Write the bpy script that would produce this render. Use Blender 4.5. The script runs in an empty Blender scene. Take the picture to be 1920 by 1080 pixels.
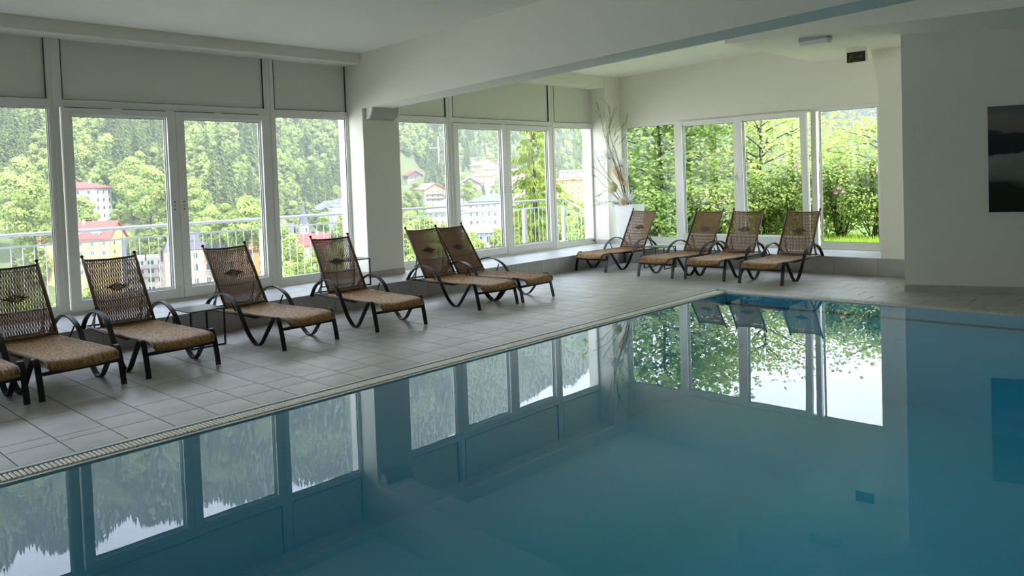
import bpy, bmesh, math, random
from mathutils import Vector, Matrix, Quaternion
C = bpy.context.scene.collection
S = bpy.context.scene
PI = math.pi
rnd = random.Random(7)

# ------------------------------------------------------------------ camera, world, sun, exposure
H = 1.6
F_PX, CY = 1457.52, 388.33
PITCH, ROLL, YAW = 0.0350959, -0.0352963, 0.7568734
cd = bpy.data.cameras.new('camera'); cam = bpy.data.objects.new('camera', cd); C.objects.link(cam)
fw = Vector((math.cos(YAW), math.sin(YAW), 0)); rt = Vector((math.sin(YAW), -math.cos(YAW), 0)); up = Vector((0, 0, 1))
fw2 = fw*math.cos(PITCH) - up*math.sin(PITCH); up2 = up*math.cos(PITCH) + fw*math.sin(PITCH)
r2 = rt*math.cos(ROLL) + up2*math.sin(ROLL); u2 = up2*math.cos(ROLL) - rt*math.sin(ROLL)
m = Matrix.Identity(4)
for i in range(3):
    m[i][0] = r2[i]; m[i][1] = u2[i]; m[i][2] = -fw2[i]
m[0][3] = 0; m[1][3] = 0; m[2][3] = H
cam.matrix_world = m
cd.sensor_width = 36; cd.sensor_fit = 'HORIZONTAL'; cd.lens = F_PX/1920*36
cd.shift_y = -(540-CY)/1920
cd.clip_start = .05; cd.clip_end = 6000
S.camera = cam

S.view_settings.view_transform = 'Standard'; S.view_settings.look = 'None'
S.view_settings.gamma = 1; S.view_settings.use_curve_mapping = False
S.view_settings.exposure = EXPOSURE = 0.75
S.cycles.max_bounces = 12; S.cycles.diffuse_bounces = 7; S.cycles.glossy_bounces = 4
S.cycles.transmission_bounces = 8; S.cycles.transparent_max_bounces = 24
S.cycles.sample_clamp_indirect = 10

SKY_STRENGTH = 4.0
SUN_STRENGTH = 7.0
HAZE = .00034
SUN_DIR = Vector((-0.06, -0.74, 0.95)).normalized()      # towards the sun: behind the building

w = bpy.data.worlds.new('sky'); S.world = w; w.use_nodes = True
nt = w.node_tree; nt.nodes.clear()
def N(t, typ, **kw):
    n = t.nodes.new(typ)
    for k, v in kw.items(): setattr(n, k, v)
    return n
out = N(nt, 'ShaderNodeOutputWorld'); bg = N(nt, 'ShaderNodeBackground'); bg.inputs[1].default_value = SKY_STRENGTH
tc = N(nt, 'ShaderNodeTexCoord'); sp = N(nt, 'ShaderNodeSeparateXYZ'); nt.links.new(tc.outputs['Generated'], sp.inputs[0])
ramp = N(nt, 'ShaderNodeValToRGB'); ramp.color_ramp.elements[0].color = (.86, .89, .94, 1); ramp.color_ramp.elements[0].position = .0
ramp.color_ramp.elements[1].color = (.44, .60, .92, 1); ramp.color_ramp.elements[1].position = .75
nt.links.new(sp.outputs[2], ramp.inputs[0])
mp = N(nt, 'ShaderNodeMapping'); mp.inputs['Scale'].default_value = (1, 1, 2.2); nt.links.new(tc.outputs['Generated'], mp.inputs[0])
nz = N(nt, 'ShaderNodeTexNoise'); nz.inputs['Scale'].default_value = 3.4; nz.inputs['Detail'].default_value = 7; nz.inputs['Roughness'].default_value = .55
nt.links.new(mp.outputs[0], nz.inputs['Vector'])
cr = N(nt, 'ShaderNodeValToRGB'); cr.color_ramp.elements[0].position = .47; cr.color_ramp.elements[1].position = .72
nt.links.new(nz.outputs['Fac'], cr.inputs[0])
mx = N(nt, 'ShaderNodeMixRGB'); mx.inputs['Color2'].default_value = (.95, .93, .95, 1)
nt.links.new(cr.outputs[0], mx.inputs['Fac']); nt.links.new(ramp.outputs[0], mx.inputs['Color1'])
nt.links.new(mx.outputs[0], bg.inputs[0]); nt.links.new(bg.outputs[0], out.inputs[0])

sd = bpy.data.lights.new('sun', 'SUN'); sd.energy = SUN_STRENGTH; sd.angle = math.radians(1.2); sd.color = (1, .95, .84)
sun = bpy.data.objects.new('sun', sd); C.objects.link(sun)
sun.rotation_euler = (-SUN_DIR).to_track_quat('-Z', 'Y').to_euler()
# daylight portals in the two glazed walls (sampling guides only, they give off no light of their own)
def portal(name, loc, rot, sx, sy):
    d = bpy.data.lights.new(name, 'AREA'); d.shape = 'RECTANGLE'; d.size = sx; d.size_y = sy
    d.cycles.is_portal = True
    o = bpy.data.objects.new(name, d); C.objects.link(o); o.location = loc; o.rotation_euler = rot
portal('window_portal', (4.3, 9.77, 1.5), (math.radians(-90), 0, 0), 16.6, 2.4)
portal('window_portal', (13.2, 6.5, 1.5), (0, math.radians(90), 0), 2.4, 5.4)

# ------------------------------------------------------------------ helpers
def ray(px, py):
    return r2*((px-960)/F_PX) - u2*((py-CY)/F_PX) + fw2
def az_el(px, py):
    d = ray(px, py).normalized(); return math.atan2(d.y, d.x), math.asin(d.z)

class MB:
    def __init__(s): s.v = []; s.f = []; s.m = []; s.sm = []
    def add(s, vs, fs, mi=0, smooth=False):
        b = len(s.v); s.v += [tuple(x) for x in vs]
        for f in fs: s.f.append([b+i for i in f]); s.m.append(mi); s.sm.append(smooth)
        return s
    def box(s, x0, y0, z0, x1, y1, z1, mi=0):
        return s.hexa([(x0,y0,z0),(x1,y0,z0),(x1,y1,z0),(x0,y1,z0),(x0,y0,z1),(x1,y0,z1),(x1,y1,z1),(x0,y1,z1)], mi)
    def hexa(s, v, mi=0):
        return s.add(v, [(0,3,2,1),(4,5,6,7),(0,1,5,4),(1,2,6,5),(2,3,7,6),(3,0,4,7)], mi)
    def bbox(s, x0, y0, z0, x1, y1, z1, b=.004, mi=0):
        # box with chamfered top and bottom edges (reads as a bevel from every side)
        def ring(z, i): return [(x0+i,y0+i,z),(x1-i,y0+i,z),(x1-i,y1-i,z),(x0+i,y1-i,z)]
        rs = [ring(z0, b), ring(z0+b, 0), ring(z1-b, 0), ring(z1, b)]
        v = [p for r in rs for p in r]; f = [(3,2,1,0),(12,13,14,15)]
        for k in range(3):
            for i in range(4):
                j = (i+1) % 4; f.append((k*4+i, k*4+j, k*4+4+j, k*4+4+i))
        return s.add(v, f, mi)
    def prism(s, poly, axis, a, b, mi=0):
        n = len(poly)
        def P(p, t):
            if axis == 'z': return (p[0], p[1], t)
            if axis == 'y': return (p[0], t, p[1])
            return (t, p[0], p[1])
        v = [P(p, a) for p in poly] + [P(p, b) for p in poly]
        f = [tuple(range(n))[::-1], tuple(range(n, 2*n))] + [(i, (i+1) % n, n+(i+1) % n, n+i) for i in range(n)]
        return s.add(v, f, mi)
    def tube(s, pts, r, n=6, mi=0, cap=True, smooth=True):
        pts = [Vector(p) for p in pts]; k = len(pts)
        rs = r if isinstance(r, (list, tuple)) else [r]*k
        v = []; ref = None
        for i, p in enumerate(pts):
            t = (pts[min(i+1, k-1)] - pts[max(i-1, 0)])
            if t.length < 1e-9: t = Vector((0, 0, 1))
            t.normalize()
            if ref is None: ref = Vector((0, 0, 1)) if abs(t.z) < .9 else Vector((1, 0, 0))
            a = t.cross(ref)
            if a.length < 1e-6: a = t.orthogonal()
            a.normalize(); bq = t.cross(a); ref = -bq if False else bq.cross(t)*-1 if False else ref
            for j in range(n):
                th = 2*PI*j/n; v.append(p + a*math.cos(th)*rs[i] + bq*math.sin(th)*rs[i])
        f = []
        for i in range(k-1):
            for j in range(n):
                q = (j+1) % n; f.append((i*n+j, i*n+q, (i+1)*n+q, (i+1)*n+j))
        s.add(v, f, mi, smooth)
        if cap:
            b = len(s.v) - len(v)
            s.f.append([b+j for j in range(n)][::-1]); s.m.append(mi); s.sm.append(False)
            s.f.append([b+(k-1)*n+j for j in range(n)]); s.m.append(mi); s.sm.append(False)
        return s
    def strap(s, pts, wv, th, mi=0):
        # flat bar following pts, width vector wv (constant), thickness th in the plane normal to wv
        pts = [Vector(p) for p in pts]; wv = Vector(wv); k = len(pts); v = []
        for i, p in enumerate(pts):
            t = (pts[min(i+1, k-1)] - pts[max(i-1, 0)]).normalized(); nn = t.cross(wv).normalized()*(th/2)
            v += [p-wv/2-nn, p+wv/2-nn, p+wv/2+nn, p-wv/2+nn]
        f = [(3,2,1,0), tuple(4*(k-1)+j for j in range(4))]
        for i in range(k-1):
            for j in range(4):
                q = (j+1) % 4; f.append((i*4+j, i*4+q, i*4+4+q, i*4+4+j))
        return s.add(v, f, mi)
    def ball(s, c, r, nu=10, nv=6, mi=0, sq=(1,1,1), jit=0):
        v = [(c[0], c[1], c[2]-r*sq[2])]
        for i in range(1, nv):
            ph = -PI/2 + PI*i/nv
            for j in range(nu):
                th = 2*PI*j/nu; q = r*(1+rnd.uniform(-jit, jit))
                v.append((c[0]+q*sq[0]*math.cos(ph)*math.cos(th), c[1]+q*sq[1]*math.cos(ph)*math.sin(th), c[2]+q*sq[2]*math.sin(ph)))
        v.append((c[0], c[1], c[2]+r*sq[2])); L = len(v)-1
        f = [(0, 1+(j+1) % nu, 1+j) for j in range(nu)]
        for i in range(nv-2):
            for j in range(nu):
                q = (j+1) % nu; a = 1+i*nu; f.append((a+j, a+q, a+nu+q, a+nu+j))
        a = 1+(nv-2)*nu
        f += [(a+j, a+(j+1) % nu, L) for j in range(nu)]
        return s.add(v, f, mi, True)
    def mesh(s, name, mats):
        me = bpy.data.meshes.new(name); me.from_pydata(s.v, [], s.f)
        for q in (mats if isinstance(mats, (list, tuple)) else [mats]): me.materials.append(q)
        me.polygons.foreach_set('material_index', s.m); me.polygons.foreach_set('use_smooth', s.sm)
        me.update(); return me
    def build(s, name, mats, parent=None, **kw):
        return link(name, s.mesh(name, mats), parent, **kw)

def link(name, me, parent=None, loc=None, rot=None, scale=None, label=None, cat=None, group=None, kind=None):
    o = bpy.data.objects.new(name, me); C.objects.link(o)
    if parent: o.parent = parent
    if loc is not None: o.location = loc
    if rot is not None: o.rotation_euler = rot if hasattr(rot, '__len__') else (0, 0, rot)
    if scale is not None: o.scale = scale if hasattr(scale, '__len__') else (scale,)*3
    tag(o, label, cat, group, kind); return o
def tag(o, label=None, cat=None, group=None, kind=None):
    if label: o['label'] = label
    if cat: o['category'] = cat
    if group: o['group'] = group
    if kind: o['kind'] = kind
    return o
def thing(name, loc=(0,0,0), rot=0, **kw): return link(name, None, None, loc=loc, rot=rot, **kw)
def copy_tree(o, parent=None):
    c = o.copy(); C.objects.link(c); c.parent = parent
    for ch in o.children: copy_tree(ch, c)
    return c

# ------------------------------------------------------------------ materials
def mat(name, col, rough=.6, metal=0, spec=.5, noise=None, bump=None, rand=0, trans=0, obj_rand=False):
    m = bpy.data.materials.new(name); m.use_nodes = True; t = m.node_tree
    b = t.nodes['Principled BSDF']; b.inputs['Base Color'].default_value = (*col, 1)
    b.inputs['Roughness'].default_value = rough; b.inputs['Metallic'].default_value = metal
    b.inputs['Specular IOR Level'].default_value = spec
    co = N(t, 'ShaderNodeTexCoord'); last = None
    if noise:
        sc, amt, col2 = noise[:3]
        n = N(t, 'ShaderNodeTexNoise'); n.inputs['Scale'].default_value = sc; n.inputs['Detail'].default_value = 5
        if len(noise) > 3:
            mpn = N(t, 'ShaderNodeMapping'); mpn.inputs['Scale'].default_value = noise[3]
            t.links.new(co.outputs['Object'], mpn.inputs[0]); t.links.new(mpn.outputs[0], n.inputs['Vector'])
        else: t.links.new(co.outputs['Object'], n.inputs['Vector'])
        r = N(t, 'ShaderNodeValToRGB'); r.color_ramp.elements[0].position = .5-amt/2; r.color_ramp.elements[1].position = .5+amt/2
        t.links.new(n.outputs['Fac'], r.inputs[0])
        x = N(t, 'ShaderNodeMixRGB'); x.inputs['Color1'].default_value = (*col, 1); x.inputs['Color2'].default_value = (*col2, 1)
        t.links.new(r.outputs[0], x.inputs['Fac']); last = x.outputs[0]
    if rand:
        oi = N(t, 'ShaderNodeObjectInfo'); hs = N(t, 'ShaderNodeHueSaturation')
        mr = N(t, 'ShaderNodeMapRange'); mr.inputs['To Min'].default_value = 1-rand; mr.inputs['To Max'].default_value = 1+rand
        t.links.new(oi.outputs['Random'], mr.inputs[0]); t.links.new(mr.outputs[0], hs.inputs['Value'])
        if last: t.links.new(last, hs.inputs['Color'])
        else: hs.inputs['Color'].default_value = (*col, 1)
        last = hs.outputs[0]
    if last: t.links.new(last, b.inputs['Base Color'])
    if bump:
        n = N(t, 'ShaderNodeTexNoise'); n.inputs['Scale'].default_value = bump[0]; n.inputs['Detail'].default_value = 4
        t.links.new(co.outputs['Object'], n.inputs['Vector'])
        bp = N(t, 'ShaderNodeBump'); bp.inputs['Strength'].default_value = bump[1]; bp.inputs['Distance'].default_value = .01
        t.links.new(n.outputs['Fac'], bp.inputs['Height']); t.links.new(bp.outputs[0], b.inputs['Normal'])
    return m
def leafmat(name, c1, c2, trans=.4, scale=1.5, rand=.12):
    m = bpy.data.materials.new(name); m.use_nodes = True; t = m.node_tree; t.nodes.clear()
    o = N(t, 'ShaderNodeOutputMaterial'); d = N(t, 'ShaderNodeBsdfDiffuse'); tr = N(t, 'ShaderNodeBsdfTranslucent'); mxs = N(t, 'ShaderNodeMixShader')
    co = N(t, 'ShaderNodeTexCoord'); n = N(t, 'ShaderNodeTexNoise'); n.inputs['Scale'].default_value = scale; n.inputs['Detail'].default_value = 3
    t.links.new(co.outputs['Object'], n.inputs['Vector'])
    r = N(t, 'ShaderNodeValToRGB'); r.color_ramp.elements[0].position = .35; r.color_ramp.elements[1].position = .65
    r.color_ramp.elements[0].color = (*c1, 1); r.color_ramp.elements[1].color = (*c2, 1)
    t.links.new(n.outputs['Fac'], r.inputs[0])
    oi = N(t, 'ShaderNodeObjectInfo'); hs = N(t, 'ShaderNodeHueSaturation'); mr = N(t, 'ShaderNodeMapRange')
    mr.inputs['To Min'].default_value = 1-rand; mr.inputs['To Max'].default_value = 1+rand
    t.links.new(oi.outputs['Random'], mr.inputs[0]); t.links.new(mr.outputs[0], hs.inputs['Value']); t.links.new(r.outputs[0], hs.inputs['Color'])
    t.links.new(hs.outputs[0], d.inputs[0]); t.links.new(hs.outputs[0], tr.inputs[0])
    mxs.inputs[0].default_value = trans
    t.links.new(d.outputs[0], mxs.inputs[1]); t.links.new(tr.outputs[0], mxs.inputs[2]); t.links.new(mxs.outputs[0], o.inputs[0])
    return m
def clearmat(name, tint, f0=.04, power=5, gloss_rough=0, bump=None, gl=(1,1,1), murk=None):
    m = bpy.data.materials.new(name); m.use_nodes = True; t = m.node_tree; t.nodes.clear()
    o = N(t, 'ShaderNodeOutputMaterial'); tr = N(t, 'ShaderNodeBsdfTransparent'); tr.inputs[0].default_value = (*tint, 1)
    g = N(t, 'ShaderNodeBsdfGlossy'); g.inputs['Roughness'].default_value = gloss_rough; g.inputs[0].default_value = (*gl, 1)
    lw = N(t, 'ShaderNodeLayerWeight'); lw.inputs['Blend'].default_value = .5
    pw = N(t, 'ShaderNodeMath', operation='POWER'); pw.inputs[1].default_value = power
    t.links.new(lw.outputs['Facing'], pw.inputs[0])
    mr = N(t, 'ShaderNodeMapRange'); mr.inputs['To Min'].default_value = f0; mr.inputs['To Max'].default_value = 1
    t.links.new(pw.outputs[0], mr.inputs[0])
    x = N(t, 'ShaderNodeMixShader')
    body = tr.outputs[0]
    if murk:
        df = N(t, 'ShaderNodeBsdfDiffuse'); df.inputs[0].default_value = (*murk[0], 1); mb_ = N(t, 'ShaderNodeMixShader'); mb_.inputs[0].default_value = murk[1]
        t.links.new(tr.outputs[0], mb_.inputs[1]); t.links.new(df.outputs[0], mb_.inputs[2]); body = mb_.outputs[0]
    t.links.new(mr.outputs[0], x.inputs[0]); t.links.new(body, x.inputs[1]); t.links.new(g.outputs[0], x.inputs[2])
    if bump:
        co = N(t, 'ShaderNodeTexCoord'); n = N(t, 'ShaderNodeTexNoise'); n.inputs['Scale'].default_value = bump[0]; n.inputs['Detail'].default_value = 2
        t.links.new(co.outputs['Object'], n.inputs['Vector'])
        bp = N(t, 'ShaderNodeBump'); bp.inputs['Strength'].default_value = bump[1]; bp.inputs['Distance'].default_value = bump[2]
        t.links.new(n.outputs['Fac'], bp.inputs['Height']); t.links.new(bp.outputs[0], g.inputs['Normal'])
    t.links.new(x.outputs[0], o.inputs[0]); return m

M = {}
M['plaster'] = mat('white_plaster', (.88, .845, .735), .85, bump=(60, .25))
M['pvc'] = mat('white_window_profile', (.86, .845, .78), .35)
M['panel'] = mat('grey_white_panel', (.80, .78, .69), .6)
M['gasket'] = mat('black_gasket', (.02, .02, .02), .6)
M['tile'] = mat('grey_stone_tile', (.56, .525, .485), .34, noise=(3.5, .35, (.43, .405, .375)), bump=(180, .12), rand=.07)
M['ledgetile'] = mat('ledge_stone_tile', (.50, .49, .47), .36, noise=(4, .5, (.42, .41, .39)), bump=(180, .12), rand=.06)
M['grout'] = mat('dark_grout', (.045, .043, .04), .9)
M['metal'] = mat('anthracite_metal', (.014, .014, .015), .42, metal=.1, spec=.4, noise=(40, .5, (.022, .022, .023)))
M['rattan'] = mat('brown_rattan', (.30, .17, .065), .5, noise=(60, .6, (.14, .075, .03)))
M['rattan_dark'] = mat('dark_rattan', (.13, .07, .03), .5, noise=(60, .6, (.07, .04, .02)))
M['steel'] = mat('galvanised_steel', (.62, .63, .64), .45, metal=.5, noise=(25, .5, (.5, .51, .52)))
M['concrete'] = mat('pale_concrete', (.50, .49, .46), .9, noise=(3, .5, (.42, .41, .38)))
M['glass'] = clearmat('window_glass', (.95, .97, .955), .010, 6)
M['water'] = clearmat('pool_water', (.48, .86, .97), .02, power=5, bump=(1.3, .02, .02))
M['poolwall'] = mat('pale_blue_pool_liner', (.31, .77, .95), .7)
M['poolstrip'] = mat('dark_blue_line', (.04, .14, .2), .5)
M['grate'] = mat('cream_plastic_grate', (.86, .82, .71), .45)
M['edge'] = mat('grey_channel_edge', (.58, .62, .62), .35)
M['white'] = mat('white_paint', (.82, .82, .8), .5)
M['twig'] = mat('dark_twig', (.07, .05, .04), .8)

# ------------------------------------------------------------------ room shell
YW = 9.53          # glass plane of the valley side
YP = 9.15          # face of the pillars
XG = 13.02         # glass plane of the garden side
XC = 12.45         # face of the corner column
ZL = .265          # top of the tiled ledge
def zc1(y): return 3.47 + .035*(9-y)
def zc2(y): return 3.555 + .04*(9.25-y)
def zb(y): return 2.70 + .039*(9-y)
YMIN, XMIN = -5.0, -6.0

# ceiling: sloping slabs, crossed by a deep beam, with a dropped field over the far corner
b = MB()
def slab(bb, x0, x1, y0, y1, zf, th=.25):
    bb.hexa([(x0,y0,zf(y0)),(x1,y0,zf(y0)),(x1,y1,zf(y1)),(x0,y1,zf(y1)),(x0,y0,zf(y0)+th),(x1,y0,zf(y0)+th),(x1,y1,zf(y1)+th),(x0,y1,zf(y1)+th)])
slab(b, XMIN, 6.86, YMIN, YW+.35, zc1)
slab(b, 6.86, 13.4, YMIN, YW+.35, zc2)
ceiling = b.build('ceiling', M['plaster'], kind='structure')
b = MB(); slab(b, 6.65, 7.09, YMIN, YP, zb, .95)
b.build('beam', M['plaster'], ceiling)
b = MB()
b.box(XMIN, YP, 3.325, 6.66, YW+.02, 3.62); b.box(7.08, YP, 3.345, XC+.4, YW+.02, 3.62)
b.build('lintel', M['plaster'], ceiling)
# dropped field
def zd_(y): return 3.27 + .055*(y-3.3)
b = MB()
px_, py_ = zip((9.96, 5.24), (9.61, 2.8), (9.42, 1.63), (8.4, YMIN), (13.2, YMIN), (13.2, 5.2))
poly = list(zip(px_, py_))
n = len(poly)
vs = [(x, y, zd_(y)) for x, y in poly] + [(x, y, 3.95) for x, y in poly]
b.add(vs, [tuple(range(n))[::-1], tuple(range(n, 2*n))] + [(i, (i+1) % n, n+(i+1) % n, n+i) for i in range(n)])
b.build('dropped_field', M['plaster'], ceiling)

# walls
b = MB()
for x0, x1 in ((-6.3, -3.9), (.85, 1.47), (6.65, 7.30)):
    b.box(x0, YP, ZL-.3, x1, YW+.22, 3.6)
b.box(XMIN-.3, YW+.02, 3.42, 13.06, YW+.32, 3.9)            # above the windows
b.box(XMIN-.3, YW-.06, -.5, 13.06, YW+.32, ZL+.02)          # below
b.build('wall_left', M['plaster'], kind='structure')
b = MB()
b.box(XC, YP-.01, -.3, 13.06, YW+.22, 3.8)                  # corner column
b.box(12.93, 3.6, 2.612, 13.25, YP, 3.95)                  # head of the garden windows
b.box(12.93, 3.6, -.4, 13.25, YP, ZL+.02)
b.prism([(3.87, ZL-.02), (3.87, 2.82), (3.965, 3.31), (3.965, 3.95), (3.2, 3.95), (3.2, ZL-.02)], 'x', 11.9, 13.25)
b.build('wall_back', M['plaster'], kind='structure')
A_ = Vector((10.607, 3.165, 0)); T_ = Vector((.306, -.952, 0)).normalized(); N_ = Vector((-.952, -.306, 0)).normalized()
B_ = A_ + T_*8.6
b = MB(); b.prism([(A_.x, A_.y), (B_.x, B_.y), (14.2, B_.y), (14.2, 3.3), (11.95, 3.3)], 'z', 0, 3.6)
b.build('wall_right', M['plaster'], kind='structure')
b = MB(); b.box(XMIN-.3, YMIN-.3, -.3, 14.2, YMIN, 4.2); b.build('wall_side', M['plaster'], kind='structure')
b = MB(); b.box(XMIN-.3, YMIN, -.3, XMIN, YW+.3, 4.0); b.build('wall_front', M['plaster'], kind='structure')

# floor: bed + every tile
WY, WX = 5.315, 9.67      # deck edges at the pool
b = MB(); ZF = -.006
b.box(XMIN, WY, -.3, 13.4, YW, ZF); b.box(WX, YMIN, -.3, 13.4, WY, ZF); b.box(XMIN, YMIN, -.3, .3, WY, ZF); b.box(.3, YMIN, -.3, WX, -4.2, ZF)
floor = b.build('floor', M['grout'], kind='structure')
tcache = {}
def tile(parent, x0, y0, x1, y1, z, mt='tile', face=None):
    g = .0032; wx, wy = round(x1-x0-2*g, 4), round(y1-y0-2*g, 4)
    if wx < .02 or wy < .02: return
    k = (wx, wy, mt)
    if k not in tcache:
        q = MB(); q.bbox(-wx/2, -wy/2, -.008, wx/2, wy/2, 0, .0015); tcache[k] = q.mesh('tile', M[mt])
    link('tile', tcache[k], parent, loc=((x0+x1)/2, (y0+y1)/2, z))
P = .3125; X0 = 1.272 - 4*P
ncol = int((11.88-X0)/P)+1
for i in range(-1, ncol):
    xa, xb = X0+i*P, min(X0+(i+1)*P, 11.88)
    if xb-xa < .03: continue
    if xb <= WX+.01:
        tile(floor, xa, WY, xb, WY+.315, 0); y = WY+.315
    else:
        xa2 = max(xa, WX); xo = xa
        y = WY+.315 - .62*9 + (i % 3)*.2
        if xb-xa2 > .03:
            xa = xa2
            while y < 8.40:
                y2 = min(y+.62, 8.40)
                if y < WY-.01 and y2 > WY+.01 and xo < WX-.02: tile(floor, xa, y, xb, WY, 0); tile(floor, xo, WY, xb, y2, 0)
                else: tile(floor, xa if y < WY-.01 else xo, y, xb, y2, 0)
                y = y2
        continue
    off = (.43 - .062*(i % 7)) if (.43 - .062*(i % 7)) > .06 else .3
    y2 = y+off
    while y < 8.40:
        y2 = min(y2, 8.40); tile(floor, xa, y, xb, y2, 0); y = y2; y2 = y+.62
# the rest of the deck, outside the picture
b = MB()
for gx in range(20):
    for gy in range(26):
        x0, y0 = XMIN+gx*.3125, 8.4-(gy+1)*.5
        if x0+.31 < X0-P+.01: b.box(x0+.002, y0+.002, -.006, x0+.310, y0+.498, 0)
for i in range(ncol):
    xa, xb = max(X0+i*P, WX), X0+(i+1)*P
    if xb-xa < .03: continue
    y = WY+.315-.62*9+(i % 3)*.2
    while y > YMIN+.62: b.box(xa+.003, y-.62+.003, -.006, xb-.003, y-.003, 0); y -= .62
b.build('far_tiles', M['tile'], floor, kind='stuff')

# tiled ledge under the windows
ledge = MB(); ledge.box(XMIN, 8.408, -.05, 13.0, YW, ZL-.008); ledge.box(11.888, 3.2, -.05, 13.0, 8.45, ZL-.008)
ledge = ledge.build('trim_1', M['grout'], kind='structure')
q = MB(); q.bbox(-.1508, -.008, -.1295, .1508, 0, .1295, .0015); lf = q.mesh('tile', M['ledgetile'])
for i in range(-22, 39):
    x = .05 + .3065*i
    if x < XMIN or x > 11.75: continue
    link('tile', lf, ledge, loc=(x+.153, 8.408, .1305))
q = MB(); q.bbox(-.008, -.3165, -.1295, 0, .3165, .1295, .0015); lg = q.mesh('tile', M['ledgetile'])
for i in range(9):
    y = 3.27 + .638*i
    if y+.638 > 8.42: continue
    link('tile', lg, ledge, loc=(11.888, y+.319, .1305))
for i in range(-6, 32):
    x = .05+.613*i
    if x+.613 > 12.98: continue
    if x < -1.5: continue
    tile(ledge, x, 8.4, min(x+.613, 13.0), 8.775, ZL, 'ledgetile'); tile(ledge, x, 8.775, x+.613, 9.15, ZL, 'ledgetile'); tile(ledge, x, 9.15, x+.613, 9.47, ZL, 'ledgetile')
for i in range(8):
    y = 8.4-.613*(i+1)
    tile(ledge, 11.88, y, 12.43, y+.613, ZL, 'ledgetile'); tile(ledge, 12.43, y, 12.93, y+.613, ZL, 'ledgetile')
def skirting(nm, pts, z, h, th=.012, piece=.6):
    # thin stone skirting along a polyline (room side to its left)
    root = None; q = MB(); n_ = 0
    for (xa, ya), (xb, yb) in zip(pts, pts[1:]):
        d = Vector((xb-xa, yb-ya, 0)); L = d.length; d.normalize(); nn = Vector((-d.y, d.x, 0))
        s = 0
        while s < L-.01:
            e = min(s+piece, L); p0 = Vector((xa, ya, z))+d*(s+.0015); p1 = Vector((xa, ya, z))+d*(e-.0015)
            v = [p0, p1, p1+nn*th, p0+nn*th]
            q.hexa([tuple(a) for a in v]+[tuple(a+Vector((0, 0, h))) for a in v]); s = e
    return q.build(nm, M['tile'], kind='structure')
skirting('baseboard_left', [(7.30, YW-.1), (7.30, YP), (6.65, YP), (6.65, YW-.1)], ZL, .085)
skirting('baseboard_back', [(12.93, YP-.01), (XC, YP-.01), (XC, YW-.1)], ZL, .085)
skirting('baseboard_right', [tuple((A_+T_*5)[:2]), tuple(A_[:2]), (11.94, 3.33)], 0, .088)

# ------------------------------------------------------------------ windows
def glazing(name, plane, x0, x1, zb_, zt, fixed, doors, ztr=None, zp=None, axis='y', flip=1):
    """plane: coordinate of the glass. fixed: [(a,b,zlo,zhi)] panes in the outer frame; doors: [(a,b,zlo,zhi,outer a,outer b)] sashes"""
    root = link(name, None, None, kind='structure'); root.empty_display_size = .1
    def bx(q, a, b_, z0, z1, d0, d1, mi=0, bev=.003):
        if axis == 'y': q.bbox(min(a, b_), plane+d0, z0, max(a, b_), plane+d1, z1, bev, mi)
        else: q.bbox(plane+d0, min(a, b_), z0, plane+d1, max(a, b_), z1, bev, mi)
    q = MB(); lim = sorted([x0, x1])
    bx(q, lim[0], lim[0]+.055, zb_, zt, -.035, .05); bx(q, lim[1]-.055, lim[1], zb_, zt, -.035, .05)
    bx(q, lim[0], lim[1], zt-.05, zt, -.034, .05); bx(q, lim[0], lim[1], zb_, zb_+.06, -.034, .05)
    q.build('frame', M['pvc'], root)
    return root, bx
def pane_obj(root, bx, a, b_, z0, z1, parent=None):
    # beads + black gasket line + glass sheet
    a, b_ = min(a, b_), max(a, b_)
    q = MB(); w_ = .018
    bx(q, a-w_, a, z0-w_, z1+w_, -.022, .03); bx(q, b_, b_+w_, z0-w_, z1+w_, -.022, .03)
    bx(q, a-w_+.001, b_+w_-.001, z1, z1+w_, -.0215, .03); bx(q, a-w_+.001, b_+w_-.001, z0-w_, z0, -.0215, .03)
    g_ = .005
    bx(q, a, a+g_, z0, z1, -.008, .01, 1, .001); bx(q, b_-g_, b_, z0, z1, -.008, .01, 1, .001); bx(q, a, b_, z1-g_, z1, -.008, .01, 1, .001); bx(q, a, b_, z0, z0+g_, -.008, .01, 1, .001)
    q.build('glazing_bead', [M['pvc'], M['gasket']], parent or root)
    q = MB(); bx(q, a, b_, z0, z1, -.003, .003, 0, .0005); q.build('pane', M['glass'], parent or root)
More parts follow.
